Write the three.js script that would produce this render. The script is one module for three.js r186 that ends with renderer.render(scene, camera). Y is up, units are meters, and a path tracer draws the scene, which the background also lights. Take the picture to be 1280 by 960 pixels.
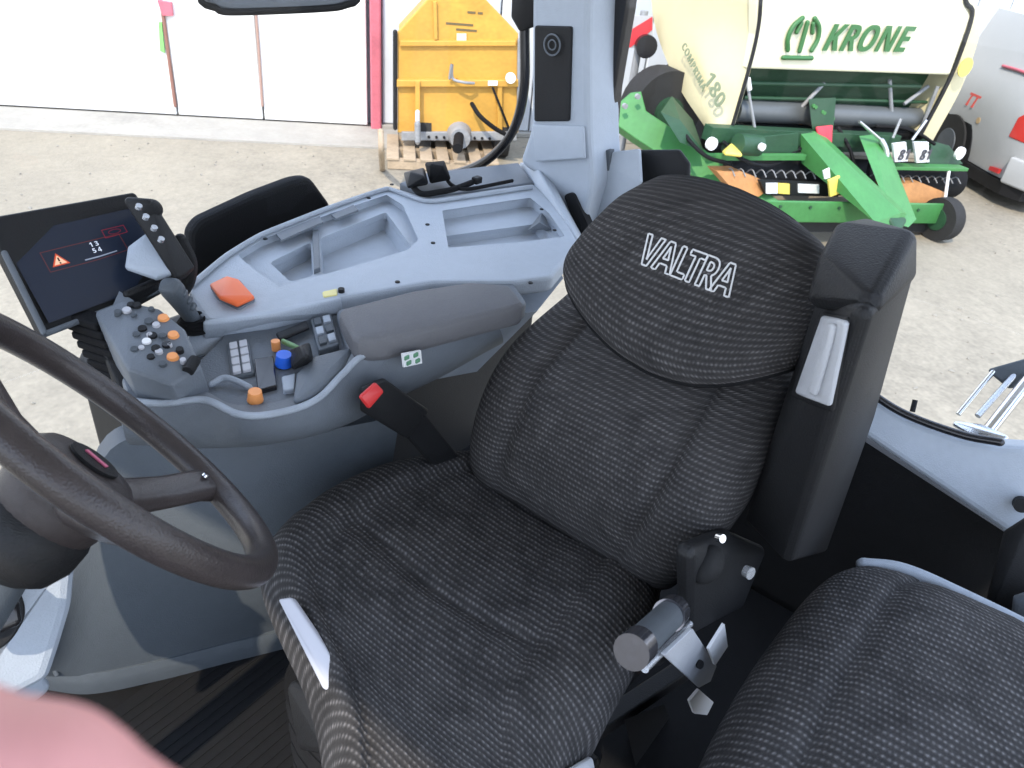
import * as THREE from 'three';
import { ConvexGeometry } from 'three/addons/geometries/ConvexGeometry.js';
import { RoundedBoxGeometry } from 'three/addons/geometries/RoundedBoxGeometry.js';
import { TextGeometry } from 'three/addons/geometries/TextGeometry.js';
import { FontLoader } from 'three/addons/loaders/FontLoader.js';
import { MarchingCubes } from 'three/addons/objects/MarchingCubes.js';
import { ImprovedNoise } from 'three/addons/math/ImprovedNoise.js';
import { mergeGeometries, toCreasedNormals, mergeVertices } from 'three/addons/utils/BufferGeometryUtils.js';

// World axes: +x is the tractor's rear, +y up, +z the tractor's left; ground at y = 0, cab floor at y = 1.30.
const scene = new THREE.Scene();
const camera = new THREE.PerspectiveCamera(53.08, 4 / 3, 0.01, 400);
camera.position.set(0, 2.55, 0);
camera.up.set(0.3885, 0.8284, -0.4035);
camera.lookAt(0.68258, 2.55 - 0.55286, -0.47795);
camera.focus = 1.3; camera.userData.fStop = 13;

const SUN = new THREE.Vector3(-0.62, 0.72, 0.2).normalize();
{ // bright, slightly hazy summer sky
  const w = 256, h = 128, data = new Float32Array(w * h * 4);
  for (let j = 0; j < h; j++) for (let i = 0; i < w; i++) {
    const el = (j + 0.5) / h * Math.PI - Math.PI / 2, s = Math.max(0, Math.sin(el)), k = Math.pow(1 - s, 2.2), o = (j * w + i) * 4;
    const a = [0.50, 0.64, 0.92], b = [0.98, 1.05, 1.14];
    for (let c = 0; c < 3; c++) data[o + c] = (a[c] + (b[c] - a[c]) * k) * 1.5;
    data[o + 3] = 1;
  }
  const t = new THREE.DataTexture(data, w, h, THREE.RGBAFormat, THREE.FloatType);
  t.mapping = THREE.EquirectangularReflectionMapping; t.magFilter = THREE.LinearFilter; t.minFilter = THREE.LinearFilter; t.needsUpdate = true;
  scene.background = t; scene.environment = t;
}
const sun = new THREE.DirectionalLight(0xfff1dc, 2.0);
sun.position.copy(SUN).multiplyScalar(30); sun.castShadow = true; sun.shadow.radius = 1.5;
Object.assign(sun.shadow.camera, { left: -14, right: 14, top: 14, bottom: -14, near: 1, far: 80 }); sun.shadow.mapSize.set(4096, 4096);
scene.add(sun);
const renderer = new THREE.WebGLRenderer({ antialias: true });
renderer.toneMapping = THREE.LinearToneMapping; renderer.toneMappingExposure = 2.35;
renderer.shadowMap.enabled = true; renderer.setSize(1024, 768);

// ---------- helpers ----------
let seed = 7;
const rnd = () => { seed = (seed * 1664525 + 1013904223) >>> 0; return seed / 4294967296; };
const noise = new ImprovedNoise();
const V = (a) => new THREE.Vector3(a[0], a[1], a[2]);
const lerp = (a, b, t) => a + (b - a) * t;
const mix3 = (a, b, t) => [lerp(a[0], b[0], t), lerp(a[1], b[1], t), lerp(a[2], b[2], t)];
const used = {};
const numbered = (n) => { const k = used[n] = (used[n] ?? -1) + 1; return k ? n + '_' + String(k).padStart(3, '0') : n; };
function tri(geo) { // box-mapped uv in metres
  const g = geo.index ? geo.toNonIndexed() : geo, p = g.attributes.position, uv = new Float32Array(p.count * 2);
  if (!g.attributes.normal) g.computeVertexNormals();
  const a = new THREE.Vector3(), b = new THREE.Vector3(), c = new THREE.Vector3(), n = new THREE.Vector3();
  for (let i = 0; i < p.count; i += 3) {
    a.fromBufferAttribute(p, i); b.fromBufferAttribute(p, i + 1); c.fromBufferAttribute(p, i + 2);
    n.copy(b).sub(a).cross(c.sub(a));
    const x = Math.abs(n.x), y = Math.abs(n.y), z = Math.abs(n.z);
    for (let k = 0; k < 3; k++) {
      const q = [p.getX(i + k), p.getY(i + k), p.getZ(i + k)], m = y >= x && y >= z ? [0, 2] : x >= z ? [2, 1] : [0, 1];
      uv[(i + k) * 2] = q[m[0]]; uv[(i + k) * 2 + 1] = q[m[1]];
    }
  }
  g.setAttribute('uv', new THREE.BufferAttribute(uv, 2));
  return g;
}
function add(parent, name, geo, mat, label) {
  const m = new THREE.Mesh(geo, mat);
  m.name = parent === scene ? numbered(name) : name; m.castShadow = m.receiveShadow = true; parent.add(m);
  if (label) m.userData.label = label;
  return m;
}
function thing(name, label, category, group) {
  const g = new THREE.Group(); g.name = numbered(name); g.userData = { label, category };
  if (group) g.userData.group = group;
  scene.add(g); return g;
}
function tag(o, label, category, group) { Object.assign(o.userData, { label, category }); if (group) o.userData.group = group; return o; }
function basis(pts, toward) {
  const n = new THREE.Vector3();
  for (let i = 0; i < pts.length; i++) {
    const a = pts[i], b = pts[(i + 1) % pts.length];
    n.x += (a[1] - b[1]) * (a[2] + b[2]); n.y += (a[2] - b[2]) * (a[0] + b[0]); n.z += (a[0] - b[0]) * (a[1] + b[1]);
  }
  n.normalize();
  if (n.dot(toward) < 0) n.negate();
  const u = Math.abs(n.y) > 0.95 ? new THREE.Vector3(1, 0, 0) : new THREE.Vector3(0, 1, 0).cross(n);
  u.addScaledVector(n, -u.dot(n)).normalize();
  const v = n.clone().cross(u), o = new THREE.Vector3();
  for (const p of pts) o.add(V(p));
  o.multiplyScalar(1 / pts.length);
  return { n, u, v, o, to: (p) => { const d = V(p).sub(o); return new THREE.Vector2(d.dot(u), d.dot(v)); } };
}
function roundPath(path, q, r) {
  const N = q.length;
  for (let i = 0; i < N; i++) {
    const a = q[(i + N - 1) % N], b = q[i], c = q[(i + 1) % N], ri = Math.min(r, a.distanceTo(b) * 0.45, c.distanceTo(b) * 0.45);
    const p = b.clone().lerp(a, ri / a.distanceTo(b)), s = b.clone().lerp(c, ri / c.distanceTo(b));
    i ? path.lineTo(p.x, p.y) : path.moveTo(p.x, p.y);
    ri > 1e-5 ? path.quadraticCurveTo(b.x, b.y, s.x, s.y) : 0;
  }
  path.closePath(); return path;
}
const CAM_SIDE = new THREE.Vector3(-0.4, 0.8, 0.45);
// A solid plate: the outline's best plane is its face towards `toward`; it reaches `thick` behind that face.
function plate(pts, thick, { bevel = 0, round = 0, holes = [], toward = CAM_SIDE, seg = 3 } = {}) {
  const B = basis(pts, toward), shape = roundPath(new THREE.Shape(), pts.map(B.to), round);
  for (const h of holes) shape.holes.push(roundPath(new THREE.Path(), h.map(B.to), round));
  const g = new THREE.ExtrudeGeometry(shape, { depth: Math.max(1e-4, thick - 2 * bevel), bevelEnabled: bevel > 0, bevelSize: bevel, bevelThickness: bevel, bevelOffset: -bevel, bevelSegments: seg, curveSegments: 6 });
  const m = new THREE.Matrix4().makeBasis(B.u, B.v, B.n); m.setPosition(B.o.clone().addScaledVector(B.n, -thick + bevel));
  return tri(g.applyMatrix4(m));
}
const hull = (pts) => tri(new ConvexGeometry(pts.map(V)));
// convex solid with rounded edges: hull of small spheres at the corners
function softHull(pts, r, seg = 2, crease = 0.6) {
  const q = [], s = new THREE.IcosahedronGeometry(r, seg), p = s.attributes.position, seen = new Set();
  for (let i = 0; i < p.count; i++) { const k = [p.getX(i), p.getY(i), p.getZ(i)].map((x) => x.toFixed(5)).join(); if (!seen.has(k)) { seen.add(k); for (const c of pts) q.push(new THREE.Vector3(c[0] + p.getX(i), c[1] + p.getY(i), c[2] + p.getZ(i))); } }
  return tri(toCreasedNormals(new ConvexGeometry(q), crease));
}
const off = (pts, d) => pts.map((p) => [p[0] + d[0], p[1] + d[1], p[2] + d[2]]);
function tube(pts, r, { closed = false, seg, rad = 8, tension = 0.5 } = {}) {
  const c = new THREE.CatmullRomCurve3(pts.map(V), closed, 'catmullrom', tension);
  const g = new THREE.TubeGeometry(c, seg ?? Math.max(8, pts.length * 8), r, rad, closed);
  if (closed) return g;
  const ends = [0, 1].map((t) => { const s = new THREE.SphereGeometry(r, rad, 6), p = c.getPointAt(t); s.translate(p.x, p.y, p.z); return s; });
  return mergeGeometries([g, ...ends]);
}
function rod(a, b, r, r2 = r, rad = 12) { // tapered round bar with flat ends
  const A = V(a), D = V(b).sub(A), L = D.length(), g = new THREE.CylinderGeometry(r2, r, L, rad);
  g.translate(0, L / 2, 0); g.applyQuaternion(new THREE.Quaternion().setFromUnitVectors(new THREE.Vector3(0, 1, 0), D.normalize())); g.translate(A.x, A.y, A.z);
  return g;
}
function beam(a, b, w, h, bevel = 0.004, up = new THREE.Vector3(0, 1, 0)) { // square bar from a to b, w wide, h high
  const A = V(a), D = V(b).sub(A), L = D.length(); D.normalize();
  const s = up.clone().cross(D).normalize(), t = D.clone().cross(s), g = new RoundedBoxGeometry(w, h, L, 2, bevel);
  g.applyMatrix4(new THREE.Matrix4().makeBasis(s, t, D)); const c = A.addScaledVector(D, L / 2); g.translate(c.x, c.y, c.z);
  return tri(g);
}
function rbox(c, size, bevel = 0.004, rot = [0, 0, 0]) {
  const g = new RoundedBoxGeometry(size[0], size[1], size[2], 2, Math.min(bevel, Math.min(...size) * 0.45));
  g.applyMatrix4(new THREE.Matrix4().makeRotationFromEuler(new THREE.Euler(...rot))); g.translate(...c); return tri(g);
}
function disc(c, n, r, h, seg = 24, top = r) { // short cylinder whose base is at c, rising along n
  const N = V(n).normalize(); return rod(c, [c[0] + N.x * h, c[1] + N.y * h, c[2] + N.z * h], r, top, seg);
}
function ring(c, n, R, r, seg = 32) {
  const g = new THREE.TorusGeometry(R, r, 8, seg); g.applyQuaternion(new THREE.Quaternion().setFromUnitVectors(new THREE.Vector3(0, 0, 1), V(n).normalize())); g.translate(...c); return g;
}
// closed rings -> skin with capped ends, uv in metres
function loft(rings, { caps = true } = {}) {
  const N = rings[0].length, pos = [], uv = [], idx = [];
  let vv = 0;
  rings.forEach((r, j) => {
    if (j) { let s = 0; for (let i = 0; i < N; i += 4) s += V(r[i]).distanceTo(V(rings[j - 1][i])); vv += s / Math.ceil(N / 4); }
    let uu = 0;
    for (let i = 0; i <= N; i++) { const p = r[i % N]; if (i) uu += V(p).distanceTo(V(r[i - 1])); pos.push(...p); uv.push(uu, vv); }
  });
  for (let j = 0; j < rings.length - 1; j++) for (let i = 0; i < N; i++) { const a = j * (N + 1) + i, b = a + N + 1; idx.push(a, b, a + 1, a + 1, b, b + 1); }
  if (caps) for (const j of [0, rings.length - 1]) {
    const c = [0, 0, 0]; rings[j].forEach((p) => { for (let k = 0; k < 3; k++) c[k] += p[k] / N; });
    const o = pos.length / 3; pos.push(...c); uv.push(0, 0);
    for (let i = 0; i < N; i++) { const a = j * (N + 1) + i; j ? idx.push(a, o, a + 1) : idx.push(a, a + 1, o); }
  }
  const g = new THREE.BufferGeometry();
  g.setAttribute('position', new THREE.Float32BufferAttribute(pos, 3)); g.setAttribute('uv', new THREE.Float32BufferAttribute(uv, 2)); g.setIndex(idx);
  g.computeVertexNormals();
  return weld(g, rings.length, N);
}
function weld(g, rows, N) {
  let vol = 0; const ix = g.index.array, P = g.attributes.position, a_ = new THREE.Vector3(), b_ = new THREE.Vector3(), c_ = new THREE.Vector3();
  for (let i = 0; i < ix.length; i += 3) vol += a_.fromBufferAttribute(P, ix[i]).dot(b_.fromBufferAttribute(P, ix[i + 1]).cross(c_.fromBufferAttribute(P, ix[i + 2])));
  if (vol < 0) { for (let i = 0; i < ix.length; i += 3) { const k = ix[i]; ix[i] = ix[i + 1]; ix[i + 1] = k; } g.computeVertexNormals(); }
  const n = g.attributes.normal; // weld the seam's normals
  for (let j = 0; j < rows; j++) { const a = j * (N + 1), b = a + N, s = new THREE.Vector3(n.getX(a) + n.getX(b), n.getY(a) + n.getY(b), n.getZ(a) + n.getZ(b)).normalize(); n.setXYZ(a, s.x, s.y, s.z); n.setXYZ(b, s.x, s.y, s.z); }
  return g;
}
// smooth table interpolation: rows [t, ...values]
function table(rows) {
  return (t) => {
    let i = 0; while (i < rows.length - 2 && t > rows[i + 1][0]) i++;
    const p0 = rows[Math.max(0, i - 1)], p1 = rows[i], p2 = rows[i + 1], p3 = rows[Math.min(rows.length - 1, i + 2)], h = p2[0] - p1[0], u = Math.min(1, Math.max(0, (t - p1[0]) / h));
    return p1.slice(1).map((_, k) => {
      const a = p1[k + 1], b = p2[k + 1], m1 = p2[0] - p0[0] ? (b - p0[k + 1]) / (p2[0] - p0[0]) * h : 0, m2 = p3[0] - p1[0] ? (p3[k + 1] - a) / (p3[0] - p1[0]) * h : 0;
      const u2 = u * u, u3 = u2 * u;
      return (2 * u3 - 3 * u2 + 1) * a + (u3 - 2 * u2 + u) * m1 + (-2 * u3 + 3 * u2) * b + (u3 - u2) * m2;
    });
  };
}
// thick ribbon between two polylines of equal length; grows by `d` (a vector)
function ribbon(A, B, d, rows = 6, bulge = [0, 0, 0]) {
  const n = A.length, rings = [];
  const cA = new THREE.CatmullRomCurve3(A.map(V)), cB = new THREE.CatmullRomCurve3(B.map(V)), M = n * 6;
  for (let i = 0; i <= M; i++) {
    const a = cA.getPoint(i / M).toArray(), b = cB.getPoint(i / M).toArray(), r = [];
    for (let k = 0; k <= rows; k++) { const t = k / rows, p = mix3(a, b, t), s = Math.sin(Math.PI * t); r.push([p[0] + bulge[0] * s, p[1] + bulge[1] * s, p[2] + bulge[2] * s]); }
    for (let k = rows; k >= 0; k--) r.push([r[k][0] + d[0], r[k][1] + d[1], r[k][2] + d[2]]);
    rings.push(r);
  }
  return toCreasedNormals(loft(rings), 0.7);
}

// ---------- textures and materials ----------
function dataTex(n, size, fn, srgb = false) {
  const d = new Uint8Array(n * n * 4);
  for (let j = 0; j < n; j++) for (let i = 0; i < n; i++) { const c = fn(i / n, j / n, i, j), o = (j * n + i) * 4; for (let k = 0; k < 3; k++) d[o + k] = Math.max(0, Math.min(255, c[k] * 255)); d[o + 3] = 255; }
  const t = new THREE.DataTexture(d, n, n); t.wrapS = t.wrapT = THREE.RepeatWrapping; t.magFilter = THREE.LinearFilter; t.minFilter = THREE.LinearMipmapLinearFilter; t.generateMipmaps = true;
  if (srgb) t.colorSpace = THREE.SRGBColorSpace;
  t.repeat.set(1 / size, 1 / size); t.needsUpdate = true; return t;
}
const per = (x, y, f, z) => { // tileable noise on the unit square
  const a = (u, v) => noise.noise(u * f, v * f, z);
  return lerp(lerp(a(x, y), a(x - 1, y), x), lerp(a(x, y - 1), a(x - 1, y - 1), x), y);
};
const grain = dataTex(256, 0.09, (x, y) => { const v = 0.5 + 0.5 * per(x, y, 42, 3.3) + 0.28 * per(x, y, 90, 8.1); return [v, v, v]; });
const wear = dataTex(256, 0.5, (x, y) => { const v = 0.5 + 0.32 * per(x, y, 5, 1.7) + 0.22 * per(x, y, 17, 5.2) + 0.12 * per(x, y, 60, 9.2); return [v, v, v]; });
const dusty = (r, g, b, amt, s = 0.6, z = 2.2) => dataTex(256, s, (x, y) => { // base colour with blotches and fine dust
  const v = 1 + amt * (0.7 * per(x, y, 4, z) + 0.5 * per(x, y, 13, z + 3) + 0.5 * per(x, y, 50, z + 7));
  const q = (c) => Math.pow(Math.max(0, c * v), 1 / 2.2); return [q(r), q(g), q(b)];
}, true);
function plastic(r, g, b, { rough = 0.55, amt = 0.16, bump = 0.0006, size = 0.6, z = 2.2, spec = 0.7 } = {}) {
  return new THREE.MeshPhysicalMaterial({ map: dusty(r, g, b, amt, size, z), roughness: rough, bumpMap: grain, bumpScale: bump, specularIntensity: spec });
}
const flat = (r, g, b, rough = 0.5, metal = 0) => new THREE.MeshStandardMaterial({ color: new THREE.Color().setRGB(r, g, b), roughness: rough, metalness: metal, roughnessMap: null });
const M = {
  lightGrey: plastic(0.36, 0.40, 0.45, { rough: 0.5, amt: 0.1 }),
  midGrey: plastic(0.125, 0.142, 0.162, { rough: 0.5, amt: 0.12, z: 4.1 }),
  darkGrey: plastic(0.07, 0.083, 0.096, { rough: 0.5, amt: 0.16, z: 6.4 }),
  black: plastic(0.008, 0.0082, 0.009, { rough: 0.55, amt: 0.3, z: 1.1, spec: 0.5 }),
  blackGloss: flat(0.012, 0.012, 0.014, 0.22),
  rubber: plastic(0.007, 0.0072, 0.008, { rough: 0.8, amt: 0.3, z: 3.7, spec: 0.25 }),
  pad: plastic(0.115, 0.115, 0.122, { rough: 0.6, amt: 0.12, bump: 0.0008, z: 5.9 }),
  wheel: plastic(0.036, 0.029, 0.028, { rough: 0.29, amt: 0.35, bump: 0.0005, z: 7.7, size: 0.3 }),
  orange: flat(0.75, 0.13, 0.03, 0.45), amber: flat(0.78, 0.30, 0.09, 0.45), blue: flat(0.02, 0.12, 0.62, 0.4), red: flat(0.55, 0.03, 0.03, 0.4),
  white: flat(0.72, 0.72, 0.72, 0.5), button: flat(0.42, 0.42, 0.44, 0.5), yellow: flat(0.75, 0.6, 0.12, 0.5),
  silver: new THREE.MeshStandardMaterial({ color: new THREE.Color().setRGB(0.55, 0.57, 0.6), metalness: 0.85, roughness: 0.35, roughnessMap: wear, bumpMap: grain, bumpScale: 0.0003 }),
  chrome: new THREE.MeshStandardMaterial({ color: new THREE.Color().setRGB(0.7, 0.71, 0.72), metalness: 1, roughness: 0.18 }),
  insert: plastic(0.40, 0.41, 0.43, { rough: 0.35, amt: 0.08 }),
  glass: new THREE.MeshPhysicalMaterial({ color: 0xffffff, transmission: 1, thickness: 0, roughness: 0, ior: 1.45, specularIntensity: 0.25 }),
  green: plastic(0.05, 0.20, 0.055, { rough: 0.4, amt: 0.3, size: 1.6, bump: 0 }),
  deepGreen: plastic(0.016, 0.06, 0.026, { rough: 0.5, amt: 0.4, size: 1.6, bump: 0, z: 8.2 }),
  cream: plastic(0.60, 0.54, 0.34, { rough: 0.35, amt: 0.07, size: 2, bump: 0 }),
  ivory: plastic(0.70, 0.67, 0.50, { rough: 0.35, amt: 0.05, size: 2, bump: 0, z: 9.4 }),
  machineYellow: plastic(0.52, 0.29, 0.05, { rough: 0.4, amt: 0.3, size: 1.5, bump: 0, z: 3.1 }),
  tan: plastic(0.42, 0.20, 0.07, { rough: 0.7, amt: 0.35, size: 0.5, bump: 0 }),
  wood: plastic(0.36, 0.28, 0.19, { rough: 0.8, amt: 0.4, size: 0.7, bump: 0 }),
  steel: plastic(0.25, 0.26, 0.27, { rough: 0.5, amt: 0.4, size: 0.8, bump: 0 }),
  wall: plastic(0.78, 0.78, 0.76, { rough: 0.6, amt: 0.09, size: 3, bump: 0 }),
  wallBlue: plastic(0.55, 0.59, 0.63, { rough: 0.6, amt: 0.08, size: 3, bump: 0, z: 4.6 }),
  redPaint: plastic(0.50, 0.13, 0.17, { rough: 0.5, amt: 0.3, size: 1, bump: 0 }),
  concrete: plastic(0.34, 0.325, 0.29, { rough: 0.9, amt: 0.25, size: 2, bump: 0.002 }),
  vanPaint: plastic(0.42, 0.43, 0.43, { rough: 0.28, amt: 0.05, size: 2, bump: 0 }),
  tyre: plastic(0.018, 0.018, 0.018, { rough: 0.85, amt: 0.3, bump: 0.001 }),
};
// ribbed knit: rows of uneven pale loops on a charcoal ground, with lint and worn patches
function knit(cell, rows, cols, pale, dark, z) {
  const rand = (i, j) => { const v = Math.sin(i * 127.1 + j * 311.7 + z * 17.3) * 43758.5453; return v - Math.floor(v); };
  const loopAt = (x, y, wr, wc) => {
    const wob = 0.16 * per(x, y, 9, z), r = y * rows + wob, k = Math.floor(r), fr = r - k, kk = (k + rows) % rows, c = x * cols + (kk % 2) * 0.5 + 0.25 * per(x, y, 14, z + 5), m = Math.floor(c), fc = c - m;
    return Math.exp(-(((fr - 0.5) / wr) ** 2)) * (0.22 + 0.78 * Math.exp(-(((fc - 0.5) / wc) ** 2))) * (0.45 + 0.9 * rand(kk, (m + cols) % cols));
  };
  const map = dataTex(512, cell, (x, y) => {
    const worn = 1 + 0.5 * per(x, y, 3, z + 1) + 0.45 * per(x, y, 8, z + 2), lint = Math.max(0, per(x, y, 70, z + 3) - 0.42) * 0.5;
    const v = (lerp(dark, pale, Math.min(1, loopAt(x, y, 0.2, 0.25))) * worn + lint * 0.2) * (1 + 0.5 * per(x, y, 110, z + 4));
    const q = (k) => Math.pow(Math.max(0, v * k), 1 / 2.2); return [q(1.03), q(0.98), q(0.98)];
  }, true);
  const bump = dataTex(512, cell, (x, y) => { const v = Math.min(1, loopAt(x, y, 0.24, 0.3)); return [v, v, v]; });
  return new THREE.MeshPhysicalMaterial({ map, bumpMap: bump, bumpScale: 0.0018, roughness: 0.95, specularIntensity: 0.35 });
}
M.fabric = knit(0.2, 20, 32, 0.14, 0.029, 1.5);
M.fabricFine = knit(0.17, 21, 28, 0.105, 0.024, 4.5);

// ---------- ground ----------
{
  const g = new THREE.PlaneGeometry(160, 160, 1, 1); g.rotateX(-Math.PI / 2);
  const uv = g.attributes.uv; for (let i = 0; i < uv.count; i++) uv.setXY(i, uv.getX(i) * 160, uv.getY(i) * 160);
  const map = dataTex(1024, 5, (x, y) => {
    const v = 1 + 0.2 * per(x, y, 4, 1.2) + 0.16 * per(x, y, 14, 6.2) + 0.16 * per(x, y, 60, 3.2) + 0.2 * per(x, y, 190, 5.5);
    const q = (c) => Math.pow(Math.max(0, c * v), 1 / 2.2); return [q(0.262), q(0.234), q(0.18)];
  }, true);
  const bump = dataTex(512, 1.3, (x, y) => { const v = 0.5 + 0.5 * per(x, y, 60, 3.9) + 0.3 * per(x, y, 120, 6.9); return [v, v, v]; });
  const gr = add(scene, 'gravel_yard', g, new THREE.MeshStandardMaterial({ map, bumpMap: bump, bumpScale: 0.004, roughness: 0.95 }));
  Object.assign(gr.userData, { label: 'pale compacted gravel yard around the machines', category: 'ground', kind: 'structure' });
  // loose stones on the yard, seen past the display and behind the seat
  const sg = new THREE.IcosahedronGeometry(0.02, 0), inst = new THREE.InstancedMesh(sg, plastic(0.25, 0.235, 0.2, { rough: 0.95, amt: 0.3, bump: 0 }), 900), m = new THREE.Matrix4(), q = new THREE.Quaternion(), e = new THREE.Euler();
  for (let i = 0; i < 900; i++) {
    const r = 1.2 + 10 * Math.sqrt(rnd()), a = -1.5 + 1.75 * rnd(), s = 0.25 + 0.75 * rnd() * rnd();
    m.compose(new THREE.Vector3(0.4 + r * Math.cos(a), 0.004, r * Math.sin(a)), q.setFromEuler(e.set(rnd() * 6, rnd() * 6, rnd() * 6)), new THREE.Vector3(s * 1.3, s * 0.6, s)); inst.setMatrixAt(i, m);
  }
  inst.name = 'loose_stones'; inst.castShadow = inst.receiveShadow = true; scene.add(inst);
  Object.assign(inst.userData, { label: 'small loose stones strewn over the gravel yard', category: 'stones', kind: 'stuff' });
}

// ---------- workshop building ----------
const WD = [0.71576, 0, 0.69834], WN = [-0.69834, 0, 0.71576], TW = V(WN);
const W0 = [3.315, 0, -9.242], along = (s, y, o) => [W0[0] + WD[0] * s + WN[0] * o, y, W0[2] + WD[2] * s + WN[2] * o];
const wallPart = (s0, s1, y0, y1, o, t, bevel = 0.004) => plate([along(s0, y0, o), along(s1, y0, o), along(s1, y1, o), along(s0, y1, o)], t, { bevel, toward: TW, seg: 1 });
{
  const b = thing('workshop_building', 'long white workshop building with tall sliding doors and a red post', 'building');
  const sOf = (p) => (p[0] - W0[0]) * WD[0] + (p[2] - W0[2]) * WD[2];
  const s1 = sOf([4.586, 0.094, -8.001]), s2 = sOf([5.232, 0.112, -7.372]), s3 = sOf([6.066, 0.02, -6.558]), s4 = sOf([6.149, 0.008, -6.477]);
  add(b, 'back_wall', wallPart(-9, 22, 0, 5.6, -0.22, 0.2), M.wallBlue);
  let x = -8;
  for (const [a, c] of [[-8, -4.2], [-4.2, 0 + s1 - 1.9], [s1 - 1.9, s1], [s1, s2], [s2, s3 - 0.03]]) add(b, 'door_panel', wallPart(a + 0.012, c - 0.012, 0.03, 5.2, 0, 0.08, 0.01), M.wall);
  add(b, 'red_post', wallPart(s3, s4, 0, 5.4, 0.09, 0.24, 0.015), M.redPaint);
  for (let i = 0; i < 30; i++) { const a = s4 + 0.012 + i * 0.42; add(b, 'cladding_sheet', wallPart(a, a + 0.404, 0.06, 5.3, 0, 0.05, 0.012), M.wallBlue); }
  add(b, 'plinth', wallPart(s4, 22, 0, 0.055, 0.06, 0.2, 0.008), M.concrete);
  add(b, 'door_rail', wallPart(-8, s3, 5.22, 5.5, 0.1, 0.2), M.steel);
  // seam hardware of the sliding leaves
  const lt = add(b, 'door_latch', plate([[4.534, 1.164, -7.983], [4.63, 1.152, -7.889], [4.628, 1.027, -7.891], [4.556, 1.02, -7.961]], 0.05, { bevel: 0.006, toward: TW }), M.redPaint); lt.userData.label = 'faded red latch plate on the door seam';
  add(b, 'door_seal', plate([[4.532, 0.954, -8.013], [4.554, 0.956, -7.991], [4.544, 0.666, -8], [4.512, 0.678, -8.032]], 0.02, { toward: TW }), flat(0.2, 0.5, 0.14, 0.6), 'green strip beside the door seam');
  add(b, 'door_seal', tube([[4.578, 1.031, -7.981], [4.572, 0.556, -7.987], [4.568, 0.133, -7.991]], 0.018), flat(0.24, 0.12, 0.09, 0.8));
  add(b, 'door_seal', tube([[5.229, 1.095, -7.346], [5.226, 0.694, -7.349], [5.218, 0.185, -7.357]], 0.014), flat(0.34, 0.22, 0.18, 0.8));
  const ap = add(scene, 'concrete_apron', plate([along(-9, 0.02, 0.0), along(s3 + 0.3, 0.02, 0.0), along(s3 + 0.3, 0.02, 0.75), along(-9, 0.02, 0.75)], 0.06, { toward: new THREE.Vector3(0, 1, 0) }), M.concrete);
  Object.assign(ap.userData, { label: 'pale concrete strip along the foot of the sliding doors', category: 'pavement', kind: 'structure' });
}

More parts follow.
